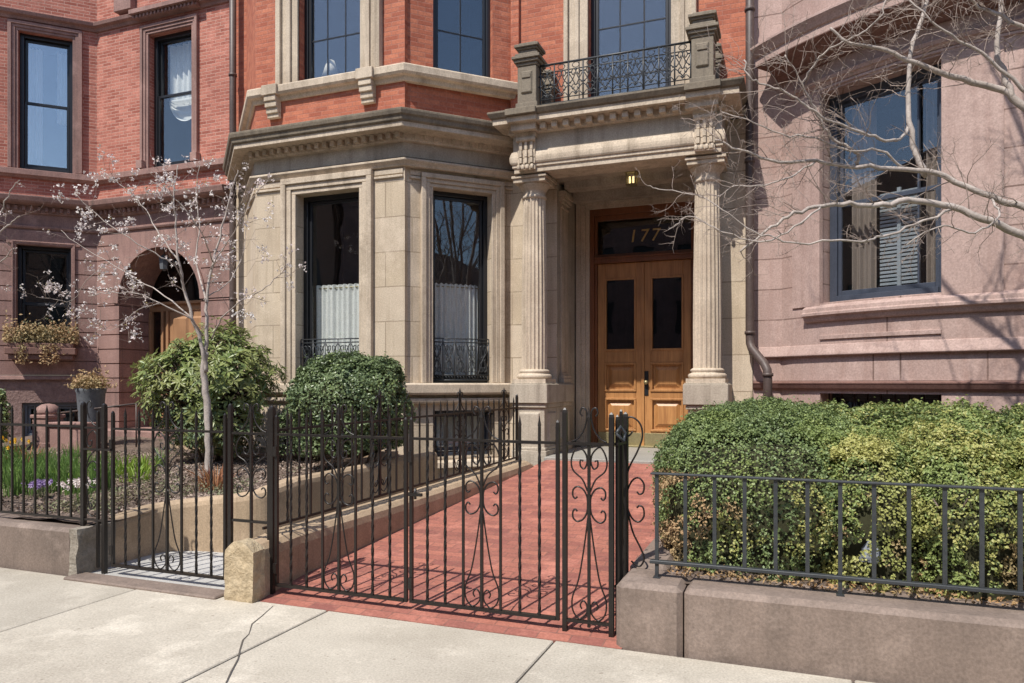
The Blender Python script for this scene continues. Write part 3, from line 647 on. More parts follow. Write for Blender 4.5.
def doorleaf(a0, a1, sg):
    m = MB(); o = -.07; st = .115; zz = [.56, .80, 1.24, 1.34, 1.80, 1.98, 3.10, 3.36]
    zb, zt = .56, 3.355
    m.fbox(F,a0,a0+st,o,o-.05,zb,zt); m.fbox(F,a1-st,a1,o,o-.05,zb,zt)
    for z0, z1 in ((zb,.80),(1.28,1.40),(1.82,2.02),(3.12,zt)): m.fbox(F,a0+st,a1-st,o,o-.05,z0,z1)
    d = m.build('front_door', M['oak'], house, bevel=.004)
    p = MB(); b0, b1 = a0+st, a1-st
    for z0, z1 in ((.80,1.28),(1.40,1.82)):
        p.fbox(F,b0,b1,o-.035,o-.05,z0,z1); p.pyr(F,b0+.05,b1-.05,z0+.05,z1-.05,o-.035,o-.005,.055)
        for c0, c1, y0, y1 in ((b0-.012,b0+.022,z0+.022,z1-.022),(b1-.022,b1+.012,z0+.022,z1-.022),(b0-.012,b1+.012,z0-.012,z0+.022),(b0-.012,b1+.012,z1-.022,z1+.012)): p.fbox(F,c0,c1,o+.018,o-.03,y0,y1)
    p.build('panel', M['oak'], d, bevel=.006)
    p = MB(); z0, z1 = 2.02, 3.12
    for c0, c1, y0, y1 in ((b0-.012,b0+.02,z0+.02,z1-.02),(b1-.02,b1+.012,z0+.02,z1-.02),(b0-.012,b1+.012,z0-.012,z0+.02),(b0-.012,b1+.012,z1-.02,z1+.012)): p.fbox(F,c0,c1,o+.015,o-.05,y0,y1)
    p.build('glazing_bead', M['oak'], d, bevel=.005)
    g = MB(); g.fbox(F,b0+.01,b1-.01,o-.03,o-.036,z0+.01,z1-.01); g.build('pane', M['glassd'], d)
    k = MB(); k.fbox(F,a0+.01,a1-.01,o+.012,o,.57,.765); k.build('kick_plate', M['brass'], d, bevel=.003)
    if sg:
        h = MB(); h.fbox(F,a0+.012,a0+.075,o+.01,o,1.33,1.70); h.build('lock_plate', M['black'], d, bevel=.003)
        h = MB(); c = F.P(a0+.045,0,1.53)
        h.tube([F.P(a0+.045,o+.01,1.53),F.P(a0+.045,o+.035,1.53),F.P(a0+.045,o+.04,1.53),F.P(a0+.045,o+.06,1.53),F.P(a0+.045,o+.075,1.53)],[.014,.014,.03,.034,.012],12); h.build('door_knob', M['brass'], d)
        h = MB(); h.lathe(0,0,[(.001,0)],3) if 0 else None
doorleaf(.115, W/2-.004, 0); doorleaf(W/2+.004, W-.115, 1)
mb = MB(); mb.fbox(F,W/2-.028,W/2+.018,-.045,-.07,.57,3.35); mb.build('door_astragal', M['oak'], house, bevel=.004)
mb = MB(); mb.box(-3.02,-1.22,9.07,11.0,.38,.55); mb.build('doorstep', M['blue'], house, bevel=.01)
mb = MB(); mb.fbox(F,0,W,.03,-.12,.55,.575); mb.build('door_sill', M['brass'], house, bevel=.004)
# porch ceiling lantern
la = thing('ceiling_lantern', 'small square brass lantern fixed under the porch ceiling, lit', 'lantern', (-2.04, 9.95, 4.42))
m = MB(); x, y = -2.04, 9.95
m.box(x-.08,x+.08,y-.08,y+.08,4.40,4.419)
for sx in (-1,1):
    for sy in (-1,1): m.box(x+sx*.06-.008,x+sx*.06+.008,y+sy*.06-.008,y+sy*.06+.008,4.25,4.40)
m.box(x-.07,x+.07,y-.07,y+.07,4.235,4.25); m.build('lantern_frame', M['brass'], la)
m = MB(); m.box(x-.055,x+.055,y-.055,y+.055,4.252,4.398); m.build('lantern_glass', M['glass'], la)
m = MB()
for sx in (-.025,.025): m.tube([(x+sx,y,4.26),(x+sx,y,4.36)], .012, 8)
m.build('bulb', M['lamp'], la)
# table lamp inside the upper bay window
tl = thing('table_lamp', 'cream shaded table lamp standing inside the upper left bay window', 'lamp', (-6.27, 9.05, 5.6))
m = MB(); m.lathe(-6.27,9.0,[(.13,5.98),(.055,6.22)],24); m.build('lamp_shade', M['shade'], tl)
m = MB(); m.lathe(-6.27,9.0,[(.07,5.62),(.075,5.64),(.03,5.68),(.05,5.78),(.015,5.9),(.012,6.0)],16); m.build('lamp_base', M['brass'], tl)
# ================================================================== downpipes
def downpipe(name, parent, pts, r, straps, F=None):
    m = MB(); m.tube(pts, r, 14)
    o = m.build(name, M['gutter'], parent)
    for p in straps: MB().lathe(p[0], p[1], [(r+.012,p[2]-.02),(r+.012,p[2]+.02)], 14).build('pipe_collar', M['gutter'], o)
    return o
downpipe('downpipe', house, [(-8.60,9.60,9.5),(-8.60,9.60,6),(-8.60,9.60,3),(-8.60,9.60,.4)], .055, [(-8.6,9.6,z) for z in (8.4,6.6,4.6,2.9,1.3)])
downpipe('downpipe', house, [(-.475,9.60,9.5),(-.475,9.60,5),(-.475,9.60,2.12),(-.472,9.60,2.02),(-.45,9.56,1.95),(-.30,9.40,1.76),(-.262,9.34,1.68),(-.255,9.33,1.58),(-.255,9.33,.9)], .052, [(-.475,9.6,z) for z in (8.0,6.2,4.3,2.15)]+[(-.255,9.33,1.62)])
# ================================================================== left house: red brick over brownstone
lh = thing('brick_house', 'red brick rowhouse with brownstone trim and arched entrance, behind the blossoming tree', 'house', (-11.85, 9.75, 0))
FA = Fr((-14.85, 6.75), (-11.85, 9.75)); FB = Fr((-11.85, 9.75), (-8.74, 9.75))
la_ = FA.len
tA = lambda t: la_-t*1.41421
w1 = (tA(.857), tA(.268)); w1b = (tA(.88), tA(.285))
XA0, XA1 = -11.31, -9.42; xb = lambda x: x+11.85
w2 = (xb(-10.60), xb(-9.61))
bw = (tA(.82), tA(.0)+-.12, .55, 1.17)
mb = MB()
mb.wall(FA, 4.78, 9.5, [(w1[0],w1[1],5.30,7.74), (w1[0]-2.0,w1[0]-1.2,5.3,7.74)], .25); mb.wall(FB, 4.78, 9.5, [(w2[0],w2[1],5.30,7.68)], .25)
mb.build('brick_wall', M['brickleft'], lh)
mb = MB()
mb.wall(FA, 1.65, 4.8, [(w1b[0],w1b[1],2.18,3.97), (w1b[0]-2.1,w1b[0]-1.3,2.18,3.97)], .25, courses=.262)
# arch wall: left jamb, right jamb, spandrels
zs = 2.96; rad = (XA1-XA0)/2; xc = (XA0+XA1)/2
mb.wall(FB, .3, zs, [], 0, 0, xb(XA0), courses=.262); mb.wall(FB, .3, zs, [], 0, xb(XA1), FB.len, courses=.262)
n = 20; arc = [(xc-rad*math.cos(PI*i/n), zs+rad*math.sin(PI*i/n)) for i in range(n+1)]
top = 4.8
for i in range(n):
    (xa, za), (xd, zd) = arc[i], arc[i+1]
    mb.add([(xa,9.75,za),(xd,9.75,zd),(xd,9.75,top),(xa,9.75,top)], [(0,1,2,3)])
    mb.add([(xa,9.75,za),(xa,10.45,za),(xd,10.45,zd),(xd,9.75,zd)], [(0,1,2,3)])
mb.wall(FB, zs, top, [], 0, 0, xb(XA0), courses=.262); mb.wall(FB, zs, top, [], 0, xb(XA1), FB.len, courses=.262)
mb.wall(Fr((XA0,9.75),(XA0,10.45)), .3, zs, courses=.262); mb.wall(Fr((XA1,10.45),(XA1,9.75)), .3, zs, courses=.262)
mb.build('stone_wall', M['brownleft'], lh)
mb = MB()
# voussoir joints as raised hood band round the arch
for i in range(n):
    (xa, za), (xd, zd) = arc[i], arc[i+1]; k = 1.12
    A2 = (xc+(xa-xc)*k, zs+(za-zs)*k); D2 = (xc+(xd-xc)*k, zs+(zd-zs)*k)
    mb.add([(xa,9.72,za),(xd,9.72,zd),(D2[0],9.72,D2[1]),(A2[0],9.72,A2[1]),(xa,9.78,za),(xd,9.78,zd),(D2[0],9.78,D2[1]),(A2[0],9.78,A2[1])],[(0,1,2,3),(3,2,6,7),(1,0,4,5)])
mb.build('arch_band', M['brownleft'], lh)
mb = MB(); mb.wall(FA, -.1, 1.60, [bw], .2); mb.build('rough_base_wall', M['brownrough'], lh)
mb = MB()
lp = [(-14.85,6.75),(-11.85,9.75),(-8.72,9.75)]
mb.sweep(lp[:2], [(-.05,1.58),(.07,1.58),(.05,1.64),(-.05,1.66)])
mb.sweep(lp, [(-.05,4.25),(.03,4.25),(.045,4.28),(.045,4.305),(-.05,4.32)])
mb.sweep(lp, [(-.05,4.52),(.04,4.52),(.05,4.54),(.05,4.64),(.10,4.65),(.22,4.67),(.25,4.70),(.27,4.77),(.27,4.79),(-.05,4.83)])
for F, a0, a1 in ((FA,.5,la_-.12),(FB,.08,FB.len)): dentils(mb, F, a0, a1, 4.555, 4.635, .11, .04, .05, .06)
mb.sweep(lp, [(-.05,5.14),(.05,5.14),(.07,5.17),(.11,5.18),(.11,5.28),(-.05,5.31)])
mb.sweep(lp, [(-.05,7.92),(.03,7.92),(.05,7.97),(.11,7.99),(.13,8.05),(-.05,8.08)])
mb.build('string_course', M['brownleft'], lh, bevel=.005)
mb = MB()
surround(mb, FA, w1[0], w1[1], 5.30, 7.74, .15, .06); surround(mb, FB, w2[0], w2[1], 5.30, 7.68, .15, .06)
surround(mb, FA, w1b[0], w1b[1], 2.18, 3.97, .06, .03); mb.fbox(FA, w1b[0]-.14, w1b[1]+.14, .02, -.01, 3.98, 4.22)
mb.fbox(FB, w2[0]-.26, w2[1]+.26, .20, .0, 7.99, 8.07); mb.fbox(FB, w2[0]-.22, w2[1]+.22, .13, .0, 7.93, 7.99); dentils(mb, FB, w2[0]-.22, w2[1]+.22, 7.93, 7.985, .16, .12, .04, .04)
for a in (w2[0]-.12, w2[1]+.12): mb.fbox(FB, a-.07, a+.07, .11, 0, 5.30, 5.45)
mb.fbox(FB, .55, .95, .12, 0, 8.15, 8.7)
mb.build('window_surround', M['brownleft'], lh, bevel=.005)
wv = window(lh, FA, w1[0], w1[1], 5.30, 7.74, .12, 'black', .5, (), .07, glass='glassc')
c = MB(); curtain_sheet(c, FA, w1[0]+.08, w1[0]+.30, 5.4, 7.6, -.42, 4, .03); curtain_sheet(c, FA, w1[1]-.30, w1[1]-.08, 6.3, 7.6, -.42, 4, .03); c.build('curtain', M['curtain'], wv)
wv = window(lh, FB, w2[0], w2[1], 5.30, 7.68, .12, 'black', .55, (), .07)
c = MB(); nn = 40
for i in range(nn): pass
curtain_sheet(c, FB, w2[0]+.10, w2[1]-.06, 6.5, 7.6, -.40, 6, .03)
vs = []; fs = []
for j in range(9):
    for i in range(21):
        u = i/20; v = j/8; z = 6.62-.42*v*(1-(2*u-1)**2)**.6; vs.append(FB.P(w2[0]+.12+(w2[1]-w2[0]-.2)*u, -.36+.03*math.sin(v*20), z))
for j in range(8):
    for i in range(20): a = j*21+i; fs.append((a,a+1,a+22,a+21))
c.add(vs, fs, True); c.build('curtain', M['curtain'], wv)
window(lh, FA, w1b[0], w1b[1], 2.18, 3.97, .14, 'black', .42, (), .06)
window(lh, FA, bw[0], bw[1], bw[2], bw[3], .08, 'slate', 0, (('v',.45),), .07)
# entrance door in the arch
mb = MB(); mb.box(XA0,XA1,10.42,10.5,2.86,2.98); mb.box(XA0,XA1,10.36,10.5,2.98,3.03)
for x in (XA0+.0, XA0+.30, XA0+.42, XA1-.42, XA1-.06): mb.box(x,x+.06,10.40,10.5,.7,2.86)
mb.build('door_frame', M['tandoor'], lh, bevel=.005)
mb = MB(); mb.box(XA0+.48,XA1-.42,10.44,10.5,.7,2.86); F = Fr((XA0+.48,10.44),(XA1-.42,10.44))
for z0, z1 in ((.85,1.55),(1.7,2.1),(2.2,2.75)):
    mb.pyr(F,.08,F.len/2-.04,z0,z1,0,.03,.04); mb.pyr(F,F.len/2+.04,F.len-.08,z0,z1,0,.03,.04)
mb.build('front_door', M['tandoor'], lh, bevel=.004)
mb = MB(); mb.box(XA0+.06,XA0+.30,10.46,10.47,.7,2.86); mb.box(XA1-.36,XA1-.06,10.46,10.47,.7,2.86)
for i in range(n):
    (xa, za), (xd, zd) = arc[i], arc[i+1]; mb.add([(xa,10.47,3.03),(xd,10.47,3.03),(xd,10.47,max(zd,3.03)),(xa,10.47,max(za,3.03))],[(0,1,2,3)])
mb.build('sidelight_pane', M['glassd'], lh)
mb = MB(); q=[(XA0,10.52),(XA1,10.52)]
F = Fr(*q); room(lh, F, 0, F.len, .7, 4.0, 0, .8, 'hall')
mb = MB(); mb.box(-14.9,-8.8,12.0,14,-.5,9.4); mb.box(-14.9,-8.8,10.1,14,9.35,9.6); mb.build('roof', M['browndark'], lh)
mb = MB(); mb.box(XA0-.3,XA1+.3,9.3,10.5,.5,.70); mb.box(XA0-.4,XA1+.4,9.0,9.4,.42,.56); mb.build('entrance_steps', M['brownleft'], lh, bevel=.01)
hl = thing('hanging_lantern', 'grey lantern hanging in the arched entrance behind the blossom', 'lantern', (-10.45, 9.95, 3.90))
m = MB(); m.tube([(-10.45,9.95,3.90),(-10.45,9.95,3.80)],.008,6); m.lathe(-10.45,9.95,[(.015,3.83),(.05,3.79),(.09,3.75),(.092,3.735),(.085,3.73),(.07,3.55),(.05,3.545),(.02,3.52)],6,False); m.build('lantern_body', M['urn'], hl)
# ================================================================== right house: pink brownstone with a bow
rh = thing('brownstone_house', 'pink brownstone house with curved bow front and wide sash window', 'house', (-.1, 9.75, 0))
RB, XC, YC = 4.2, 3.0, 12.58
def bp(phi, r=RB): return (XC - r*math.sin(R(phi)), YC - r*math.cos(R(phi)))
phis = [47.6, 45, 42.2, 39.5, 36.5, 33.5, 30.5, 27.5, 24.5, 21.4, 18, 14, 10, 6, 2, -2, -6, -10, -14, -18, -22, -26, -30, -34, -38, -43, -47.6]
pts = [(-.44, 9.75)]+[bp(p) for p in phis]
mb = MB(); zw0, zw1 = 2.46, 4.93
for i in range(len(pts)-1):
    F = Fr(pts[i], pts[i+1]); inw = 4 <= i <= 9
    base = [( -1, 9, 1.02, 1.40)] if 4 <= i <= 9 else []
    for (a, b) in ((-.4, 1.52), (1.52, 5.3), (5.3, 9.5)):
        if inw and a == 1.52: mb.wall(F, 1.52, zw0); mb.wall(F, zw1, 5.3)
        elif inw and a == -.4: mb.wall(F, -.4, .95); mb.wall(F, 1.40, 1.52)
        else: mb.wall(F, a, b)
# reveals of the bow window
P0, P1 = bp(39.5), bp(21.4); FW = Fr(P0, P1)
for z0, z1 in ((zw0, zw1), (.95, 1.40)):
    for a, fl in ((0, 0), (FW.len, 1)):
        q = [FW.P(a,.0,z0),FW.P(a,-.36,z0),FW.P(a,-.36,z1),FW.P(a,.0,z1)]; mb.add(q, [(0,1,2,3) if fl==0 else (3,2,1,0)])
    for z in (z0, z1): mb.add([FW.P(0,.0,z),FW.P(FW.len,.0,z),FW.P(FW.len,-.36,z),FW.P(0,-.36,z)], [(0,1,2,3)]); mb.add([bp(p)+(z,) for p in phis[3:10]]+[], [tuple(range(7))])
mb.build('stone_wall', M['brown'], rh)
bow = [bp(p) for p in phis]
bowx = [(-.44,9.75),(-.12,9.75)]+[bp(p) for p in phis[1:]]
mb = MB()
mb.sweep(bowx, [(-.05,1.84),(.05,1.84),(.06,1.85),(.055,1.87),(.015,1.97),(-.05,1.99)])
mb.sweep([bp(p) for p in phis[2:]], [(-.05,2.24),(.03,2.24),(.045,2.26),(.06,2.30),(.09,2.31),(.09,2.345),(.075,2.355),(.07,2.40),(-.05,2.47)])
mb.sweep([bp(p, RB) for p in phis[3:10]], [(.02,2.08),(.02,2.03),(-.02,2.03),(-.02,2.08)])
mb.sweep(bow[1:], [(-.05,4.99),(.03,4.99),(.05,5.02),(.07,5.03),(.09,5.07),(-.05,5.09)])
mb.sweep(bow[1:], [(-.05,4.955),(.025,4.955),(.025,4.985),(-.05,4.985)])
for p in phis[10:12]: pass
mb.sweep([bp(p) for p in phis[1:4]], [(-.05,2.43),(.018,2.43),(.018,4.97),(-.05,4.97)]); mb.sweep([bp(p) for p in phis[9:12]], [(-.05,2.43),(.018,2.43),(.018,4.97),(-.05,4.97)])
mb.build('stone_moulding', M['brownplain'], rh, bevel=.004)
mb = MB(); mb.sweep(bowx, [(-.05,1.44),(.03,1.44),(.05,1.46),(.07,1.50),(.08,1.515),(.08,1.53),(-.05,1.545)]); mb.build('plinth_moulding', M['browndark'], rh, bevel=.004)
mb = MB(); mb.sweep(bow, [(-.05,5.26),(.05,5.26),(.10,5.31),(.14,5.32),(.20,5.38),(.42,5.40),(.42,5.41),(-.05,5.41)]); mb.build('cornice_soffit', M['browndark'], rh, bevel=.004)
mb = MB(); mb.sweep(bow, [(-.05,5.41),(.42,5.41),(.42,5.50),(.44,5.51),(.47,5.56),(.50,5.60),(.50,5.63),(-.05,5.68)]); mb.build('cornice', M['brownplain'], rh, bevel=.004)
window(rh, FW, .01, FW.len-.01, zw0, zw1, .20, 'navy', .47, (('v',.80),), .09, rm=False)
rw = MB(); room(rh, FW, 0, FW.len, zw0, zw1, -.34, 1.2, 'sitting_room')
c = MB()
for i in range(26): z = 2.56+i*.045; c.fbox(FW, .50, .92, -.42, -.45, z, z+.028)
c.fbox(FW,.70,.74,-.40,-.43,2.5,3.75); c.build('window_blind', M['blind'], rh)
c = MB(); curtain_sheet(c, FW, .14, .42, 2.55, 4.8, -.5, 4, .03); curtain_sheet(c, FW, .98, 1.16, 2.55, 4.8, -.5, 3, .03); c.build('curtain', M['muted'], rh)
window(rh, FW, .02, FW.len-.02, .95, 1.40, .25, 'black', 0, (), .05, rm=False)
room(rh, FW, 0, FW.len, .95, 1.40, -.40, .6, 'basement_room')
g = MB()
for i in range(9): a = .06+(FW.len-.12)*i/8; g.tube([FW.P(a,-.10,.95),FW.P(a,-.10,1.40)], .011, 6)
g.tube([FW.P(0,-.10,1.15),FW.P(FW.len,-.10,1.15)], .009, 6); g.build('window_grille', M['iron'], rh)
mb = MB(); mb.box(-.4,6.4,12.0,14,-.5,9.4); mb.box(-.4,6.4,10.3,14,9.35,9.6); mb.build('roof', M['browndark'], rh)
# party wall strip
# ================================================================== ground and pavements
def struct(name, mb, mat, bevel=0): o = mb.build(name, mat, None, bevel=bevel); o['kind'] = 'structure'; return o
mb = MB(); mb.box(-120,120,-120,120,-.80,-.62); struct('ground', mb, M['soil'])
YS = 4.11
mb = MB(); mb.box(-60,60,-1.4,YS+.0,-.6,-.012); struct('pavement_bed', mb, M['joint'])
xs = [-4.50-1.61*k for k in range(12)][::-1]+[-2.885,-1.30]+[-1.30+1.6*k for k in range(1,12)]
mb = MB()
for i in range(len(xs)-1):
    ys = [-1.3, .55, 2.35, YS]
    for j in range(3): mb.box(xs[i]+.006, xs[i+1]-.006, ys[j]+.006, ys[j+1]-.006 if j<2 else YS-.002, -.10, .0+.0015*((i*7+j*3)%3))
struct('sidewalk', mb, M['pave'], bevel=.006)
mb = MB()
ck = [at(278,606,1), at(270,615,1)]
def gp(u, v, z=0.0):
    a = (u-512)/FPX; k = math.cos(R(YAW))+a*math.sin(R(YAW)); y = (H-z)*FPX*k/(v-383); return at(u, v, y)
cr = [gp(u,v,.004) for u,v in ((273,606),(262,616),(252,624),(249,634),(243,640),(240,650),(238,659),(231,672),(226,683),(221,690))]
mb.loft([[(p.x-w,p.y,p.z+.0012),(p.x+w,p.y,p.z+.0012)] for p, w in zip(cr,(.002,.004,.005,.003,.006,.006,.004,.005,.004,.003))], closed=False, caps=False)
struct('sidewalk_crack', mb, M['joint'])
mb = MB(); mb.box(-60,60,-1.62,-1.40,-.6,-.0); struct('kerb', mb, M['kerbstone'], .01)
mb = MB(); mb.box(-120,120,-13,-1.62,-.6,-.14); struct('road', mb, M['asphalt'])
mb = MB(); mb.box(-60,60,-17,-13,-.6,0); struct('far_sidewalk', mb, M['pave'])
# path: level border then a brick ramp up to the doorstep
pz = lambda y: 0 if y < 4.12 else .103*(y-4.12)
mb = MB(); xr = lambda y: -3.47+.116*(y-4.6)
rows = []
ys = [4.105,4.12,5,6,7,8,9.08]
for y in ys: rows.append([(xr(y)-.03,y,pz(y)+.004),(-.90,y,pz(y)+.004),(-.90,y,-.6),(xr(y)-.03,y,-.6)])
rows = [[(r[3]),(r[0]),(r[1]),(r[2])] for r in rows]
mb.loft([[ (p[0],p[1],p[2]) for p in r] for r in rows])
struct('brick_path', mb, M['brickpath'])
# sunken entry left of the path
mb = MB(); mb.box(-5.3,-3.75,4.11,5.35,-.6,.008); mb.box(-4.9,-3.3,5.35,5.75,-.6,-.15); mb.box(-4.7,-3.2,5.75,6.1,-.6,-.31); mb.box(-4.7,-3.0,6.1,9.6,-.6,-.45)
struct('area_floor', mb, M['concrete'], .008)
mb = MB(); mb.box(-5.25,-3.76,4.02,4.20,-.1,.022); struct('threshold', mb, M['kerbstone'], .01)
# garden beds
def soilz(x, y): return .375+.045*max(0,y-4.45)+.035*noise.noise((x*1.3,y*1.3,0))+.02*noise.noise((x*6,y*6,3))
def soilbed(name, x0, x1, y0, y1, st, skip, zf, mat='soil'):
    nx, ny = int((x1-x0)/st)+1, int((y1-y0)/st)+1; mb = MB(); idx = {}
    for j in range(ny+1):
        for i in range(nx+1):
            x, y = x0+(x1-x0)*i/nx, y0+(y1-y0)*j/ny; idx[i,j] = len(mb.v); mb.v.append((x,y,zf(x,y)))
    for j in range(ny):
        for i in range(nx):
            cx, cy = x0+(x1-x0)*(i+.5)/nx, y0+(y1-y0)*(j+.5)/ny
            if skip(cx, cy): continue
            mb.f.append((idx[i,j],idx[i+1,j],idx[i+1,j+1],idx[i,j+1])); mb.sm.append(True)
    o = mb.build(name, M[mat]); o['kind'] = 'structure'; return o
soilbed('left_garden_soil', -15, -4.35, 4.25, 9.8, .07, lambda x, y: (x > -5.28 and y < 5.20) or (x > -4.55) or (x>-5.2 and y>8.55), soilz)
soilbed('right_garden_soil', -.72, 6.2, 4.3, 9.8, .12, lambda x, y: False, lambda x, y: .36+.02*(y-4.3)+.03*noise.noise((x*3,y*3,0)))
# ================================================================== low garden walls
def gwall(name, label, boxes, mat, cat='wall'):
    mb = MB()
    for b in boxes: mb.box(*b)
    o = mb.build(name, M[mat], None, bevel=.03); tag(o, label, cat); return o
o = gwall('garden_wall', 'stained grey brown stone kerb wall under the left iron fence', [(-15,-5.29,4.13,4.46,-.3,.368)], 'kerbstone')
mb = MB()
for i in range(5):
    pass
ns = MB(); gx, gz, gy = 6, 12, 8
vs = []
def rough(p, a=.018, s=9): 
    n = noise.noise_vector(Vector(p)*s); return (p[0]+n.x*a, p[1]+n.y*a, p[2]+n.z*a*.6)
def roughbox(x0,x1,y0,y1,z0,z1,st=.03,a=.014,rt=0,s=9):
    bm_ = MB(); nx, ny, nz = max(1,int((x1-x0)/st)), max(1,int((y1-y0)/st)), max(1,int((z1-z0)/st))
    def topz(x):
        if not rt: return 0
        u = (x-(x0+x1)/2)/((x1-x0)/2); return -rt*(u*u)
    def grid(fn, n1, n2):
        b = len(bm_.v)
        for j in range(n2+1):
            for i in range(n1+1):
                p = fn(i/n1, j/n2); zf = max(0,(p[2]-z0)/(z1-z0)); p = (p[0],p[1],p[2]+topz(p[0])*zf); bm_.v.append(rough(p,a,s))
        for j in range(n2):
            for i in range(n1): q = b+j*(n1+1)+i; bm_.f.append((q,q+1,q+n1+2,q+n1+1)); bm_.sm.append(False)
    X = lambda u: x0+(x1-x0)*u; Y = lambda u: y0+(y1-y0)*u; Z = lambda u: z0+(z1-z0)*u
    grid(lambda u,v:(X(u),y0,Z(v)),nx,nz); grid(lambda u,v:(X(1-u),y1,Z(v)),nx,nz); grid(lambda u,v:(x1,Y(u),Z(v)),ny,nz); grid(lambda u,v:(x0,Y(1-u),Z(v)),ny,nz); grid(lambda u,v:(X(u),Y(v),z1),nx,ny)
    return bm_
o = roughbox(-5.31,-5.22,4.12,4.47,-.1,.372,.03,.016).build('wall_end_stone', M['endblock']); o.parent = bpy.data.objects['garden_wall']
gw = gwall('garden_wall', 'brown stone kerb wall carrying the low railing before the boxwood hedge', [(-.555,7.5,4.13,4.50,-.3,.375)], 'kerbstone')
mb = MB(); mb.box(-.94,-.563,4.125,4.50,-.3,.378); mb.box(-.94,-.70,4.51,9.1,-.3,.40); o = mb.build('end_block', M['kerbstone'], gw, bevel=.03)
# path kerb wall with its hewn front end
pw = thing('path_wall', 'low rounded beige wall along the left of the red brick path', 'wall', (-3.6,4.1,0))
mb = MB(); rows = []
for y, zt in ((4.16,.385),(4.6,.40),(6,.45),(8,.53),(8.55,.555),(8.70,.54)):
    x1 = xr(y)+.0; x0 = x1-.30
    if y < 4.3: x1 = -3.46; x0 = -3.70
    if y > 8.6: zt = .50
    r = [(x0,y,-.6),(x1,y,-.6),(x1,y,zt-.10),(x1-.012,y,zt-.045),(x1-.05,y,zt-.01),(x1-.10,y,zt),(x0+.07,y,zt),(x0+.015,y,zt-.03),(x0,y,zt-.08)]
    rows.append(r)
mb.loft(rows); mb.build('rendered_wall', M['render'], pw, bevel=.0)
o = roughbox(-3.70,-3.455,4.05,4.17,-.02,.42,.025,.013,.07,12).build('hewn_end_stone', M['pierstone'], pw)
# planter retaining wall, curving round the sunken entry
def planwall():
    c = catmull([(-5.24,4.44,0),(-5.26,4.75,0),(-5.24,4.95,0),(-5.10,5.08,0),(-4.85,5.14,0),(-4.60,5.17,0),(-4.42,5.28,0),(-4.36,5.5,0),(-4.34,6.2,0),(-4.33,7.2,0),(-4.33,8.6,0)], 5)
    rows = []; L0 = 0
    for i, p in enumerate(c):
        t = (c[min(i+1,len(c)-1)]-c[max(i-1,0)]).normalized(); n = Vector((-t.y, t.x, 0))
        if i: L0 += (c[i]-c[i-1]).length
        zt = min(.62, .375+.13*L0)
        def q(o, z): v = p+n*o; return (v.x, v.y, z)
        rows.append([q(0,-.6),q(0,zt-.07),q(.012,zt-.03),q(.04,zt-.006),q(.09,zt),q(.16,zt-.01),q(.20,zt-.06),q(.20,-.6)])
    m = MB(); m.loft(rows, smooth=False); return m
o = planwall().build('retaining_wall', M['render']); tag(o, 'beige rendered retaining wall curving round the sunken entry behind the left gate', 'wall')
o = MB().box(-8.6,-4.86,8.30,8.5,.2,.62).build('area_kerb', M['render']); tag(o, 'beige rendered kerb at the foot of the stone bay, behind the shrubs', 'kerb')
# ================================================================== across the street (seen only in the window reflections)
for x0, w, h, mt, lab in ((-60,34,17,'brickopp','long brown brick row across the street, mirrored in the bay windows'),(-25.5,24,16,'brownleft','tall brownstone row across the street, mirrored in the bay windows'),(-1,22,14,'brickopp','brown brick row across the street opposite the oak doors'),(21.5,60,15,'brownleft','brownstone row far along across the street, mirrored in the canted bay window')):
    b = thing('opposite_house', lab, 'house', (x0,-20,0)); m = MB(); F = Fr((x0+w,-20),(x0,-20))
    ops = [(1+2.4*i,2.2+2.4*i,z,z+1.9) for i in range(int((w-2)/2.4)) for z in (1.2,4.4,7.4)]
    m.wall(F, -.2, h, ops, .2); m.box(x0,x0+w,-30,-20.4,-.2,h-.1); m.build('wall', M[mt], b)
    m = MB(); 
    for q in ops: m.fbox(F, q[0],q[1],-.15,-.18,q[2],q[3]); m.fbox(F,q[0],q[1],-.12,-.19,(q[2]+q[3])/2-.03,(q[2]+q[3])/2+.03)
    m.build('window', M['black'], b)
# ================================================================== ironwork
YG = 4.25
def ratio(u):
    a = (u-512)/FPX; return math.tan(math.atan(a)-R(YAW))
gx = lambda u: ratio(u)*YG
def tube2(m, F, o, pts, r=.0065, n=5, k=5): m.tube([F.P(p.x, o, p.y) for p in catmull([(a,b,0) for a,b in pts], k)], r, n)
def picket(F, a, o, z0, z1, w=.0072, twisted=False, tip='spear'):
    m = MB()
    if twisted:
        zc0, zc1 = z0+.02, z1-.19; n = int((zc1-zc0)/.022)
        m.tube([F.P(a,o,zc0+(zc1-zc0)*i/n) for i in range(n+1)], w*1.42, 4, False, twist=.42)
        m.fbox(F, a-w, a+w, o+w, o-w, z0, zc0+.01); m.fbox(F, a-w, a+w, o+w, o-w, zc1-.01, z1-.07)
    else: m.fbox(F, a-w, a+w, o+w, o-w, z0, z1-.07)
    if tip == 'spear':
        P = [F.P(a,o,z) for z in (z1-.075, z1-.06, z1-.045, z1)]; m.tube(P, [w, w*1.7, w*1.25, .001], 4, False, rot0=PI/4)
    return m
def post(m, F, a, o, z0, z1, w=.018, rnd=True):
    m.fbox(F, a-w, a+w, o+w, o-w, z0, z1-.03)
    if rnd: m.tube([F.P(a,o,z1-.03),F.P(a,o,z1-.012),F.P(a,o,z1)], [w*1.38,w*1.1,w*.3], 4, False, rot0=PI/4)
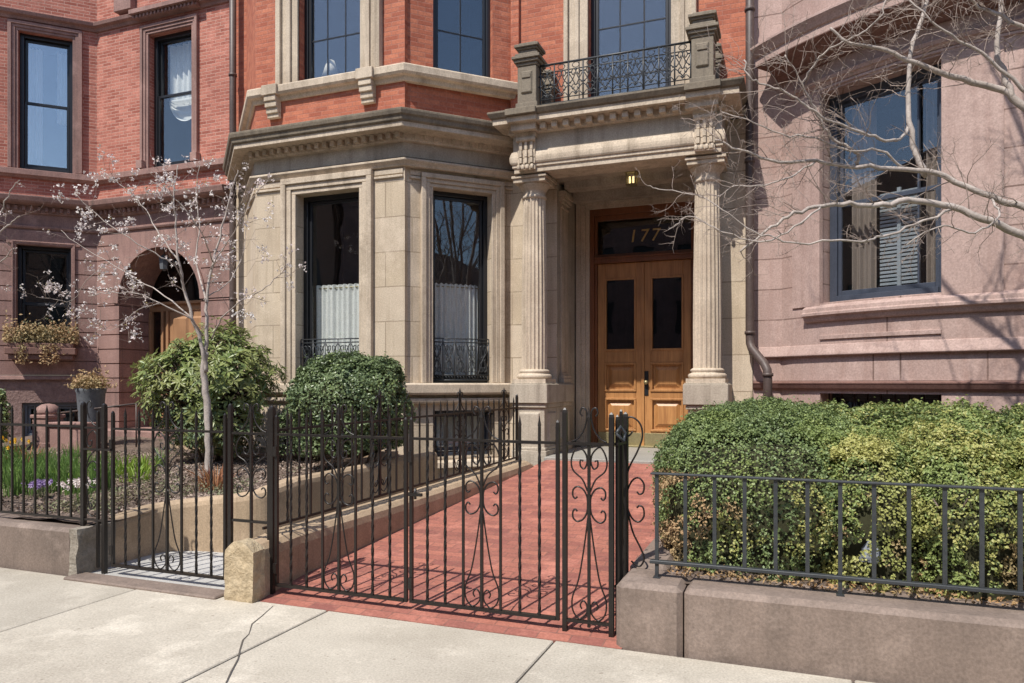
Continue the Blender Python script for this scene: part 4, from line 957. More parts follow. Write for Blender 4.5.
def ornament(F, c, hw, o, z0, zr, zc=.79, sides=(-1,1), lower=True, upper=True):
    m = MB()
    for g in sides:
        X = lambda q: c+g*q*hw
        # C scroll with its back to the centre bar
        tube2(m, F, o, [(X(.50),zc+.055),(X(.60),zc+.075),(X(.78),zc+.068),(X(.90),zc+.045),(X(.80),zc+.015+.0),(X(.62),zc+.03)][::-1]+[(X(.5),zc+.105)], .0055) if 0 else None
        C1 = [(X(.62),zc+.045),(X(.74),zc+.032),(X(.86),zc+.05),(X(.84),zc+.085),(X(.62),zc+.105),(X(.32),zc+.09),(X(.12),zc+.05),(X(.08),zc),(X(.12),zc-.05),(X(.32),zc-.09),(X(.62),zc-.105),(X(.84),zc-.085),(X(.86),zc-.05),(X(.74),zc-.032),(X(.62),zc-.045)]
        tube2(m, F, o, C1, .0058)
        if upper: tube2(m, F, o, [(X(.08),zc+.08),(X(.35),zc+.15),(X(.85),zr-.16),(X(.92),zr-.09),(X(.6),zr-.02),(X(.2),zr-.055),(X(.1),zr-.11),(X(.25),zr-.15),(X(.45),zr-.135),(X(.45),zr-.10),(X(.3),zr-.105)], .0055)
        if lower:
            tube2(m, F, o, [(X(.06),zc-.08),(X(.25),zc-.25),(X(.55),(zc+z0)/2-.1),(X(.88),z0+.14),(X(.85),z0+.06),(X(.5),z0+.014),(X(.14),z0+.05),(X(.12),z0+.10),(X(.3),z0+.125),(X(.46),z0+.10),(X(.38),z0+.075)], .0052)
        tube2(m, F, o, [(X(.93),zr+.01),(X(.6),zr+.03),(X(.28),zr+.08),(X(.12),zr+.15),(X(.15),zr+.20),(X(.36),zr+.215),(X(.46),zr+.185),(X(.34),zr+.165)], .0055)
    return m
def hinge(m, F, a, o, z): m.fbox(F, a-.014, a+.014, o+.026, o+.012, z-.035, z+.035)
def gate(label, a0, a1, npk, oc, tw, zb, zr, group=None, name='iron_gate', F=None, latch=None):
    F = F or Fr((a0, YG), (a1, YG)); W = F.len
    t = thing(name, label, 'gate', (a0, YG, 0), group)
    m = MB(); w = .011
    for a in (w, W-w): m.fbox(F,a-w,a+w,w,-w,zb-.01,zr+.10); m.tube([F.P(a,0,zr+.10),F.P(a,0,zr+.125),F.P(a,0,zr+.14)],[w*1.4,w*1.2,w*.4],4,False,rot0=PI/4)
    m.fbox(F,2*w,W-2*w,.016,-.016,zr-.008,zr+.008); m.fbox(F,2*w,W-2*w,.018,-.018,zb-.009,zb+.009)
    hinge(m, F, w, 0, zb+.12); hinge(m, F, w, 0, zr-.12)
    m.build('gate_frame', M['iron'], t)
    st = W/(npk+1)
    for i in range(npk):
        a = st*(i+1); cen = i == oc
        picket(F, a, 0, zb+.005, zr+(.21 if cen else .165),                 .0088 if cen else .0074, i in tw).build('picket', M['iron'], t, uv=False)
    ornament(F, st*(oc+1), st, 0, zb, zr).build('scrollwork', M['iron'], t, uv=False)
    if latch:
        l = MB(); l.fbox(F, latch-.05, latch+.05, .03, .012, .78, .80); l.tube([F.P(latch,.02,.76),F.P(latch,.02,.83)],.01,6); l.build('latch', M['iron'], t)
    return t
def fpost(label, x, z0, z1, w=.019, y=None):
    F = Fr((x-.1, y or YG), (x+.1, y or YG)); m = MB(); post(m, F, .1, 0, z0, z1, w); o = m.build('fence_post', M['iron'], None); return tag(o, label, 'post')
ZR, ZB = 1.155, .085
fpost('dark iron gate post beside the hewn yellow stone pier', gx(272.3), 0, 1.36, .0155)
gate('left leaf of the wide iron gate before the brick path', gx(275.5), gx(407.5), 7, 3, (0,1,5,6), ZB, ZR, 'two leaves of the wide gate')
gate('right leaf of the wide iron gate before the brick path, beside the narrow scroll panel', gx(410), gx(559.5), 7, 3, (0,1,5,6), ZB, ZR, 'two leaves of the wide gate', latch=.05)
fpost('stout iron post between the right gate leaf and the narrow scroll panel', gx(565), 0, 1.37, .014)
# fixed narrow panel at the right
def scrollpanel(label, x0, x1, y0, y1, zb, zr, ext=0, z0=0, nm='scroll_panel', zc=.79, lower=True):
    F = Fr((x0,y0),(x1,y1)); t = thing(nm, label, 'fence panel', (x0,y0,0)); m = MB()
    post(m, F, F.len, 0, z0, zr+.19, .0145); m.fbox(F,0,F.len,.014,-.014,zr-.008,zr+.008); m.fbox(F,0,F.len,.014,-.014,zb-.008,zb+.008); m.build('panel_frame', M['iron'], t)
    picket(F, F.len/2, 0, zb-.03 if not ext else z0, zr+.22, .0085).build('picket', M['iron'], t, uv=False)
    ornament(F, F.len/2, F.len/2-.02, 0, zb, zr, zc=zc, lower=lower).build('scrollwork', M['iron'], t, uv=False)
    return t
scrollpanel('narrow fixed iron scroll panel between the wide gate and the right stone kerb', gx(567), gx(611.5), YG, YG, .085, ZR)
# return panel folded back beside the kerb end, with a half scroll
rt = thing('scroll_panel', 'iron return panel set back at the right kerb end with two big open scrolls', 'fence panel', (-.95,4.4,0))
F = Fr((-.967, 4.275), (-.945, 4.62)); m = MB()
for a, zt, w in ((.02,1.33,.010),(.10,1.36,.010),(.20,1.34,.015)): post(m, F, a, 0, .02, zt, w)
m.fbox(F,0,.22,.012,-.012,ZR-.008,ZR+.008); m.fbox(F,0,.22,.012,-.012,.30,.316); m.build('panel_frame', M['iron'], rt)
F2 = Fr((-.950, 4.475), (-.5, 4.475)); m = MB(); zc = .80; k_ = .66
for sg in (1, -1):
    tube2(m, F2, 0, [(.10*k_,zc+sg*.05),(.125*k_,zc+sg*.035),(.16*k_,zc+sg*.05),(.165*k_,zc+sg*.10),(.12*k_,zc+sg*.135),(.06*k_,zc+sg*.12),(.015*k_,zc+sg*.06),(.0,zc)], .006)
tube2(m, F2, 0, [(-.01,.90),(.02,1.0),(.07,1.10),(.10,1.19),(.085,1.27),(.03,1.31),(-.02,1.28),(-.025,1.22),(.01,1.19),(.04,1.22)], .006)
tube2(m, F2, 0, [(.01,.72),(.04,.60),(.09,.50),(.11,.44),(.08,.39),(.03,.42)], .006)
m.build('scrollwork', M['iron'], rt, uv=False)
# lock box and chain look on top
m = MB(); m.tube([(-.965,4.26,1.22),(-.95,4.30,1.26),(-.925,4.33,1.22),(-.93,4.30,1.17),(-.965,4.26,1.22)],.010,6); o = m.build('loop_lock', M['iron2'], rt)
# left gate
fpost('dark iron post between the left gate and the panel over the stone pier', gx(230.5), 0, 1.37, .014)
XL0, XL1 = gx(112), gx(226.5)
gate('narrow iron gate to the sunken entry, left of the hewn stone pier', XL0, XL1, 7, 3, (0,1,5,6), .085, 1.16, None)
fpost('iron hinge post of the left gate nearest the left kerb wall', gx(104.5), 0, 1.36, .016)
scrollpanel('short iron scroll panel standing on the hewn stone pier between both gates', gx(233), gx(270), YG, YG, .52, ZR, 1, .40, zc=.80, lower=False)
# left fence
def fence(name, label, F, a_list, zb, zr, ztip, mat='iron', tw=(), posts=(), pz0=None, pw=.017, w=.0072, tipf='spear'):
    t = thing(name, label, 'fence', (F.p.x, F.p.y, 0)); m = MB()
    m.tube([F.P(0,0,zb(0)), F.P(F.len,0,zb(F.len))], .013, 4, False, rot0=PI/4); m.tube([F.P(0,0,zr(0)), F.P(F.len,0,zr(F.len))], .014, 4, False, rot0=PI/4)
    m.build('rail', M[mat], t)
    for i, a in enumerate(a_list): picket(F, a, 0, zb(a)-.01, ztip(a), w, i in tw if not callable(tw) else tw(i)).build('picket', M[mat], t, uv=False)
    for a in posts:
        p = MB(); post(p, F, a, 0, pz0(a), ztip(a)+.03, pw); p.build('post', M[mat], t)
    return t
fl = Fr((-9.5, YG), (gx(84), YG)); sp = (gx(71)-gx(1))/6.0
al = [fl.len-(gx(84)-gx(71))-sp*k for k in range(0, 28)]; al = [a for a in al if a > .05]
fence('iron_fence', 'low dark iron picket fence on the grey kerb wall before the flower bed', fl, al, lambda a: .425, lambda a: 1.17, lambda a: 1.34, posts=(fl.len-.004,), pz0=lambda a: .34)
lp_ = thing('scroll_panel', 'half scroll panel tying the left fence post to the left gate', 'fence panel', (gx(84), YG, 0))
F = Fr((gx(85.5),YG),(gx(103),YG)); m = MB(); m.fbox(F,0,F.len,.012,-.012,1.155,1.17); m.fbox(F,0,F.len,.012,-.012,.42,.435); m.fbox(F,.0,F.len+.1,.02,.008,.985,1.0)
post(m, F, F.len*.72, 0, .05, 1.30, .010); m.build('panel_frame', M['iron'], lp_)
m = ornament(F, .0, .15, 0, .44, 1.16, sides=(1,), lower=True); m.build('scrollwork', M['iron'], lp_, uv=False)
# inner fence on the path wall
fx0, fy0, fx1, fy1 = -3.66, 4.40, -3.20, 8.55
fi = Fr((fx0, fy0), (fx1, fy1)); 
dec = [1.45, 2.75, 3.80]
ai = [.12+.128*k for k in range(0, 33) if .12+.128*k < fi.len-.02]
ti = fence('iron_fence', 'tall spiked iron fence running back along the low beige path wall', fi, ai, lambda a: .44+.036*a, lambda a: 1.16+.012*a, lambda a: 1.33+.005*a, tw=lambda i: i%4 in (1,2), posts=(fi.len,), pz0=lambda a: .38+.036*a, pw=.014)
for d in dec:
    a = ai[min(range(len(ai)), key=lambda k: abs(ai[k]-d))]
    picket(fi, a, 0, .45+.036*a, 1.47, .011).build('picket', M['iron'], ti, uv=False)
    ornament(fi, a, .125, 0, .46+.036*a, 1.17+.012*a, zc=.86, sides=(-1,1)).build('scrollwork', M['iron'], ti, uv=False)
# right low railing of flat bars
YR = 4.30; us = [656.9, 685.2, 714.5, 744.2, 774.4, 805.9, 838.7, 872.8, 907.4, 942.4, 981, 1020]
x0 = ratio(656.9)*YR; stx = (ratio(1020)*YR-x0)/11
rr = thing('iron_railing', 'low dark grey iron railing with flat bars along the boxwood hedge', 'railing', (x0, YR, 0))
m = MB(); XE = 3.6
m.box(x0-.035, XE, YR-.022, YR+.022, .983, .995); m.box(x0-.04, XE, YR-.02, YR+.02, .462, .482); m.build('rail', M['iron2'], rr, bevel=.003)
for k in range(26):
    x = x0+stx*k
    lo = k % 6 == 0 
    m = MB(); m.box(x-.0105, x+.0105, YR-.008, YR+.008, .372 if lo else .482, .983)
    if lo: m.box(x-.02, x+.02, YR-.02, YR+.02, .372, .384)
    m.build('bar', M['iron2'], rr)
# ================================================================== shrubs
def sup(theta, phi, rx, ry, rz, e): 
    f = lambda v: math.copysign(abs(v)**e, v)
    return Vector((rx*f(math.cos(phi))*f(math.cos(theta)), ry*f(math.cos(phi))*f(math.sin(theta)), rz*f(math.sin(phi))))
def bush(name, label, c, rx, ry, rz, n, ln, wd, mats, e=.8, lump=.06, ls=5, zmin=0, depth=.10, cat='shrub', group=None, frac=None, gap=.0, core=.86, zc=.5, jitter=.7, twigs=0, fr_only=None, flare=False, micro=.03, ms=16):
    """crown of separate leaves scattered in a lumpy shell round a solid core with inner shade painted in as near-black"""
    t = thing(name, label, cat, (c[0], c[1], zmin), group)
    acc = {k: ([], []) for k in range(len(mats))}; tries = 0; got = 0; pw_ = 2/e
    sd = (abs(int(c[0]*31+c[1]*17)) % 97)
    A1_, A2_, A3_ = ry*rz, rx*rz, rx*ry
    while got < n and tries < n*5:
        tries += 1
        f = random.uniform(0, A1_+A2_+A3_); g1, g2 = random.uniform(-1,1), random.uniform(-1,1); sg = random.choice((-1,1))
        q = (sg,g1,g2) if f < A1_ else ((g1,sg,g2) if f < A1_+A2_ else (g1,g2,abs(sg)))
        nrmq = (abs(q[0])**pw_+abs(q[1])**pw_+abs(q[2])**pw_)**(1/pw_)
        p = Vector((rx*q[0]/nrmq, ry*q[1]/nrmq, rz*q[2]/nrmq))
        dn = Vector((math.copysign(abs(p.x/rx)**(pw_-1)/rx,p.x), math.copysign(abs(p.y/ry)**(pw_-1)/ry,p.y), math.copysign(abs(p.z/rz)**(pw_-1)/rz,p.z))).normalized()
        if flare and p.z < 0:
            hh_ = (abs(p.x/rx)**pw_+abs(p.y/ry)**pw_)**(1/pw_)
            if hh_ < .35: continue
            p.x /= hh_; p.y /= hh_; dn = Vector((dn.x, dn.y, 0)).normalized()
        if dn.y > .75: continue
        q = Vector(c)+p; nn = 1+lump*noise.noise(q*ls+Vector((sd,0,0)))*1.6
        mi = noise.noise(q*ms+Vector((0,sd,0)))
        d = abs(random.gauss(0, .45))*depth
        pos = Vector(c)+p*nn+dn*(mi*micro*2-d+(random.uniform(.01,.06) if random.random() < .035 else 0))
        if pos.z < zmin: continue
        if gap and pos.z < c[2]+.15 and noise.noise(q*9+Vector((3,sd,1))) > gap+.09+max(0,(pos.z-c[2]))*2: continue
        k = frac(pos, dn) if frac else 0
        acc[k][0].append(pos[:]); acc[k][1].append((dn+Vector((0,0,.35)))[:]); got += 1
    for k, (mt, nm) in enumerate(mats):
        if acc[k][0]: leaves(nm, acc[k][0], acc[k][1], ln, wd, M[mt], t, jitter)
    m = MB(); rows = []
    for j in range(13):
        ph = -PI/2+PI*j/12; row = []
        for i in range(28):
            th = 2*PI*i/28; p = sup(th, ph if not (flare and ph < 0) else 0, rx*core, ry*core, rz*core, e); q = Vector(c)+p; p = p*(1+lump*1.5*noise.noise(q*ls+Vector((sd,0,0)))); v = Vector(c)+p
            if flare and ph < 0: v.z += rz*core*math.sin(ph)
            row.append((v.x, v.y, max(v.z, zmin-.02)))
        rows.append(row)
    m.loft(rows, smooth=True); m.build('shade_core', M['core'], t, uv=False)
    m = MB()
    for i in range(twigs):
        a = random.uniform(-PI, PI); b = Vector((c[0]+rx*.5*math.cos(a), c[1]+ry*.5*math.sin(a), zmin)); e_ = Vector((c[0]+rx*.97*math.cos(a), c[1]+ry*.97*math.sin(a), random.uniform(zmin+.1, c[2]+rz*.4)))
        mid = (b+e_)/2+Vector((random.uniform(-.08,.08),random.uniform(-.08,.08),.08)); m.tube([b,mid,e_],[.012,.008,.004],4)
    if twigs: m.build('stems', M['barkdark'], t, uv=False)
    return t
# right hedge: dense clipped mounds
def fA(p, d):
    if p.z < .95 and p.x < -.20 and noise.noise(p*5+Vector((1,2,3))) > -.06+max(0,(p.x+.50))*1.5: return 2
    if p.z < .98 and noise.noise(p*4+Vector((9,0,0))) > .05-.3*p.x: return 3 if random.random() < .7 else 1
    if noise.noise(p*2.2)+.30*(p.x-.1) > .22 or random.random() < .22: return 1
    return 0
G_ = 'clipped boxwood mounds of the right hedge'
A1 = [('boxd','leaves'),('box','leaves'),('dry','dead_leaves'),('boxy','yellow_leaves')]
HB = dict(flare=True, ln=.0205, wd=.0155, zmin=.37, depth=.055, group=G_, core=.90, twigs=12, jitter=.75)
bush('boxwood_shrub', 'largest clipped boxwood, dark green with a withered tan lower left corner, beside the path', (-.20,5.98,.76), .74, 1.54, .60, 92000, mats=A1, e=.78, lump=.055, ls=3.0, frac=fA, gap=.24, **HB)
def fB(p, d): 
    if p.z < .9 and noise.noise(p*5) > .24: return 1 if noise.noise(p*11) < .1 else 2
    return 1 if (noise.noise(p*3)+(.9-p.z)*.5 > .08 or random.random() < .2) else 0
BX = [('box','leaves'),('boxy','leaves'),('dry','dead_leaves')]
bush('boxwood_shrub', 'green boxwood mound right of the dark corner shrub, behind the railing', (.44,5.42,.70), .42, .96, .50, 52000, mats=BX, e=.85, lump=.07, ls=3.4, frac=fB, gap=.20, **HB)
def fC(p, d):
    if p.z < .7 and noise.noise(p*6) > .28: return 2
    return 0 if (noise.noise(p*3.5) > .22 or random.random() < .25) else 1
bush('boxwood_shrub', 'yellowish domed boxwood mound in the middle of the right hedge', (.92,5.08,.72), .39, .64, .55, 44000, mats=BX, e=.92, lump=.07, ls=3.6, frac=fC, gap=.20, **HB)
bush('boxwood_shrub', 'yellow green boxwood mound at the right edge of the picture', (1.47,5.08,.72), .40, .66, .54, 44000, mats=BX, e=.92, lump=.07, ls=3.6, frac=fC, gap=.22, **HB)
bush('boxwood_shrub', 'green boxwood mound beyond the right edge of the railing', (2.10,5.1,.72), .44, .66, .53, 9000, mats=BX, e=.82, lump=.08, ls=3.6, frac=fC, **{**HB, 'ln':.035, 'wd':.026})
HR = {**HB, 'ln':.030, 'wd':.022, 'depth':.08, 'core':.87}
for bx, lab in ((.50,'low green boxwood behind the corner shrub, under the left half of the basement grille'),(1.12,'low green boxwood under the right half of the basement window grille'),(1.85,'low green boxwood before the pink basement wall at the far right'),(2.6,'low green boxwood beyond the right edge, at the foot of the bow')):
    bush('boxwood_shrub', lab, (bx,6.75-.05*bx,.80), .52, .62, .56, 14000 if bx < 2.5 else 4000, mats=BX, e=.85, lump=.09, ls=3.0, frac=lambda p,d: 0 if random.random()<.8 else 1, **HR)
# round shrub and rhododendron
bush('round_shrub', 'round dense dark green shrub before the left bay window', (-4.80,7.30,1.20), .70, .68, .66, 26000, .040, .028, [('holly','leaves'),('boxd','leaves')], .92, .10, 3.2, .55, .14, frac=lambda p,d: 0 if random.random()<.75 else 1, twigs=10, core=.84, micro=.04, ms=9)
rd_ = thing('rhododendron', 'loose yellow green rhododendron left of the round shrub, behind the blossoming tree', 'shrub', (-7.05,7.45,.5))
RP, RN, RT, QP, QN, QT = [], [], [], [], [], []; RC = Vector((-7.05,7.45,1.38)); stems = []
cnt = 0
while cnt < 1150:
    d = Vector((random.gauss(0,1), random.gauss(0,1), random.gauss(.15,1))).normalized()
    if d.y > .8: continue
    rr = (1+.30*noise.noise(d*1.9+Vector((4,1,2)))+.10*noise.noise(d*5))*random.uniform(.62,1.02)**.6
    p = RC+Vector((d.x*.92, d.y*.74, d.z*.86))*rr
    if p.z < .58: continue
    if noise.noise(p*4.2) > .30 and p.z < 1.7: continue
    cnt += 1; ax = (d+Vector((0,-.1,.55))).normalized(); u_ = ax.orthogonal().normalized(); v_ = ax.cross(u_); small = p.z < 1.25 and random.random() < .7
    stems.append((RC+(p-RC)*.55+Vector((0,0,-.12)), p))
    for k in range(random.randint(6,10)):
        a_ = 2*PI*k/8+random.uniform(-.3,.3); rad_ = u_*math.cos(a_)+v_*math.sin(a_); t_ = (rad_+ax*random.uniform(-.35,.55)).normalized(); n_ = (ax-t_*ax.dot(t_)).normalized()
        q_ = p+t_*.055; (QP if small else RP).append(q_[:]); (QN if small else RN).append(n_[:]); (QT if small else RT).append(t_[:])
leaves('leaves', RP, RN, .115, .036, M['rhodo'], rd_, .18, RT); leaves('small_leaves', QP, QN, .075, .030, M['holly'], rd_, .2, QT)
m = MB()
for a_, b_ in stems[::2]: m.tube([a_, (a_+b_)/2+Vector((0,0,-.02)), b_], [.007,.005,.004], 4)
for i in range(9):
    a_ = 2*PI*i/9; m.tube([Vector((-7.05+.06*math.cos(a_),7.45+.06*math.sin(a_),.42)), Vector((-7.05+.25*math.cos(a_),7.45+.2*math.sin(a_),.85)), RC+Vector((.5*math.cos(a_),.42*math.sin(a_),.1))], [.018,.014,.007], 5)
m.build('stems', M['barkdark'], rd_, uv=False)
m = MB(); m.loft([[(RC.x+.5*math.cos(2*PI*i/16)*math.cos(f), RC.y+.1+.42*math.sin(2*PI*i/16)*math.cos(f), RC.z-.05+.5*math.sin(f)) for i in range(16)] for f in [-PI/2+PI*j/8 for j in range(9)]], smooth=True); m.build('shade_core', M['core'], rd_, uv=False)  # solid dark hull, its colour stands for the shade between the leaves
bush('low_shrub', 'small dark green shrub at the left end of the bay, low under the rhododendron', (-5.85,7.9,.85), .45, .4, .38, 2200, .06, .03, [('holly','leaves')], .9, .15, 3, .6, .16, core=.7)
bush('edge_shrub', 'dark green shrub cut by the left edge of the picture', (-11.15,7.15,1.02), .50, .5, .55, 7000, .05, .03, [('holly','leaves'),('box','leaves')], .9, .12, 3, .45, .16, frac=lambda p,d: 0 if random.random()<.6 else 1, core=.8)
# ---- flower bed: clumps of strap leaves
def clump(name, label, x, y, n, h, w, mt, group, flower=None, nf=0, spread=.10, lean=.45):
    z = soilz(x, y)-.01; t = thing(name, label, 'plant', (x, y, z), group); m = MB()
    for i in range(n):
        a = random.uniform(-PI, PI); r = random.uniform(0, spread); b = Vector((x+r*math.cos(a), y+r*math.sin(a), z)); l = random.uniform(.6,1)*h; le = random.uniform(.1,1)*lean*l
        d = Vector((math.cos(a), math.sin(a), 0)); s = Vector((-d.y, d.x, 0))*w*random.uniform(.7,1.1); pr = []
        for k in range(5): u = k/4; p = b+d*(le*u*u)+Vector((0,0,l*(u-.18*u*u*(le/l)*2))); ww = s*(1-u**2.2)*.5; pr.append((p-ww, p+d*.004, p+ww))
        vs = [tuple(v) for row in pr for v in row]; fs = []
        for k in range(4): q = k*3; fs += [(q,q+1,q+4,q+3),(q+1,q+2,q+5,q+4)]
        m.add(vs, fs, False)
    m.build('leaves', M[mt], t, uv=False)
    if flower:
        f = MB()
        for i in range(nf):
            a = random.uniform(-PI, PI); r = random.uniform(0, spread*1.3); p = Vector((x+r*math.cos(a), y+r*math.sin(a), z+h*random.uniform(.75,1.05)))
            for k in range(6):
                b = k*PI/3+a; d = Vector((math.cos(b), -.6, math.sin(b))); s = Vector((-math.sin(b), 0, math.cos(b)))
                f.add([p, p+d*.016+s*.010, p+d*.032, p+d*.016-s*.010], [(0,1,2,3)])
            f.tube([p, p+Vector((0,-.02,0))], [.006,.010], 6)
        f.build('flowers', M[flower], t, uv=False)
    return t
def lampt(u, v, y): p = at(u, v, y); return p.x, y
for (u, y) in ((6,5.3),(16,5.0),(26,5.6),(34,5.1),(70,5.2),(78,5.7),(60,5.9),(46,5.6),(98,5.9),(90,5.3),(20,5.9),(40,6.1),(72,6.3),(8,6.1),(55,5.25),(104,5.5)):
    clump('bulb_clump', 'clump of narrow green bulb leaves in the left flower bed', ratio(u)*y, y, 64, .40, .016, 'strap', 'leafy bulb clumps of the left flower bed')
clump('daffodil_clump', 'daffodils with yellow flowers in the left flower bed', ratio(14)*5.9, 5.9, 50, .46, .014, 'strap', None, 'yellow', 12, .14)
clump('pink_flower_clump', 'small pink and white flowers nearest the left gate post', ratio(78)*4.9, 4.9, 22, .20, .012, 'strap', None, 'petal', 22, .12)
clump('violet_clump', 'small pale violet flowers among bulb leaves', ratio(40)*4.95, 4.95, 22, .18, .012, 'cover', None, 'violet', 26, .12)
for u, y, h in ((66,5.5,.26),(124,6.3,.30),(136,6.0,.26),(143,6.5,.28)):
    clump('bright_clump', 'bright lime green leafy clump in the left bed', ratio(u)*y, y, 46, h, .022, 'lime_leaf', 'lime green clumps of the left bed', None, 0, .17, .8)
clump('red_leaved_plant', 'rust red leafy plant behind the left flower bed', ratio(28)*6.3, 6.3, 60, .36, .024, 'rust', None, None, 0, .22, .9)
clump('orange_leaved_plant', 'orange and red leafy plant at the foot of the blossoming tree', ratio(216)*5.85, 5.85, 70, .30, .02, 'rust', None, None, 0, .16, .8)
clump('spiky_plant', 'blue green strap leaved plant beside the left gate hinge', ratio(160)*6.9, 6.9, 30, .34, .02, 'holly', None, None, 0, .10, .9)
# ground cover in patches (nobody could count it)
pos = []; nr = []
for i in range(9000):
    x = random.uniform(-9.5,-4.6); y = 4.5+abs(random.gauss(0,1.0))
    if (x > -5.35 and y < 5.3) or y > 8.2 or noise.noise((x*1.1+5,y*1.1,0)) < .05: continue
    pos.append((x,y,soilz(x,y)+random.uniform(.0,.09))); nr.append((0,0,1))
o = leaves('ground_cover', pos, nr, .04, .016, M['cover'], None, 1.2); tag(o, 'sparse grey green ground cover in the left bed', None, None, 'stuff')
pos = []; nr = []
for i in range(16000):
    x = random.uniform(-10,-4.5); y = random.uniform(4.46,7.8)
    if (x > -5.30 and y < 5.22): continue
    pos.append((x,y,soilz(x,y)+random.uniform(-.004,.014))); nr.append((0,0,1))
o = leaves('bark_chips', pos, nr, .045, .02, M['chips'] if 'chips' in M else leafmat('bark_chip', (.26,.19,.15), (.42,.34,.28), (.12,.085,.065), .9, 0), None, .5); tag(o, 'bark chips over the left bed', None, None, 'stuff')
pos = []; nr = []
for i in range(900):
    x = random.uniform(-.7,2.4); y = 4.36+abs(random.gauss(0,.16)); pos.append((x,y,.385+random.uniform(-.004,.012))); nr.append((0,0,1))
o = leaves('leaf_litter', pos, nr, .028, .016, M['tan'], None, .6); tag(o, 'fallen brown leaves at the foot of the right hedge', None, None, 'stuff')
# window box, tall urn, stone post of the left house
wbx = thing('window_box', 'stone window box with dried orange plants under the lowest left window', 'planter', (-12.5,8.4,2.0))
a0, a1 = w1b[0]-.12, w1b[1]+.10
m = MB(); m.fbox(FA,a0,a1,.30,.0,2.02,2.14); m.fbox(FA,a0+.05,a1-.05,.26,.0,1.93,2.02); m.fbox(FA,a0+.04,a1-.04,.27,.05,2.14,2.22); m.build('box', M['browndark'], wbx, bevel=.01)
pos = []; nr = []; pos2 = []; nr2 = []
for i in range(2600):
    a = random.uniform(a0-.03,a1+.03); z = 2.22+abs(random.gauss(.12,.12)); p = FA.P(a, .16+random.gauss(0,.07), z); (pos if random.random()<.8 else pos2).append(p); (nr if len(pos)>len(nr) else nr2).append((.3,-.5,.6))
for i in range(300):
    a = random.choice((a0+.25,a0+.6,a0+.75)); p = FA.P(a+random.gauss(0,.05), .31+random.gauss(0,.02), random.uniform(1.85,2.2)); pos.append(p); nr.append((.3,-.6,.2))
leaves('dried_plants', pos, nr, .06, .028, M['dry'], wbx); 
if pos2: leaves('green_leaves', pos2, nr2[:len(pos2)] if len(nr2)>=len(pos2) else [(.3,-.5,.6)]*len(pos2), .05, .022, M['cover'], wbx)
ux, uy = ratio(91)*8.2, 8.2
ur = thing('tall_planter', 'tall tapering slate grey planter topped with dried yellow plants', 'planter', (ux,uy,.6))
m = MB(); m.lathe(ux,uy,[(.13,.58),(.14,.62),(.17,.95),(.20,1.36),(.215,1.40),(.215,1.44),(.18,1.44),(.17,1.36)],24); m.build('pot', M['urn'], ur)
pos = [(ux+random.gauss(0,.13),uy+random.gauss(0,.11),1.44+abs(random.gauss(0.04,.09))) for i in range(1100)]; leaves('dried_plants', pos, [(0,-.3,.8)]*len(pos), .07, .03, M['dry'], ur)
nx_, ny_ = ratio(48)*7.9, 7.9
m = MB(); m.box(nx_-.15,nx_+.15,ny_-.15,ny_+.15,.45,1.02); m.box(nx_-.175,nx_+.175,ny_-.175,ny_+.175,.45,.62); m.box(nx_-.17,nx_+.17,ny_-.17,ny_+.17,.98,1.04); 
o = m.build('newel_post', M['brownleft'], None, bevel=.012); tag(o, 'domed brownstone newel post behind the flower bed at the left', 'stone post')
d = MB(); d.lathe(nx_,ny_,[(.16,1.04),(.165,1.09),(.145,1.15),(.09,1.19),(.02,1.205)],24); d.build('domed_cap', M['brownleft'], o, off=Vector((0,0,0)))
sr = MB(); sr.box(nx_+.16,nx_+.9,ny_-.10,ny_+.10,.45,.86); sr.box(nx_+.16,nx_+.9,ny_-.13,ny_+.13,.86,.93); o = sr.build('stair_wall', M['brownleft'], None, bevel=.01); tag(o, 'low brownstone stair wall between the newel post and the grey planter', 'wall')
sr = MB(); sr.tube([(nx_+.1,ny_,1.05),(nx_+1.4,ny_+.5,1.22)],.014,8); sr.tube([(nx_+1.3,ny_+.45,.5),(nx_+1.3,ny_+.45,1.21)],.012,8); sr.tube([(nx_+.6,ny_+.2,.9),(nx_+.6,ny_+.2,1.12)],.012,8); o = sr.build('handrail', M['gutter'], None); tag(o, 'slim brown handrail beside the domed newel post', 'handrail')
o = roughbox(.36,.455,4.50,4.57,.52,.65,.03,.03,.06,8).build('garden_stone', M['palestone'] if 'palestone' in M else surf('pale_blue_grey_stone', (.26,.285,.33), (.20,.215,.25), bump=.5), None); tag(o, 'pale blue grey stone low in the boxwood hedge behind the railing', 'stone')
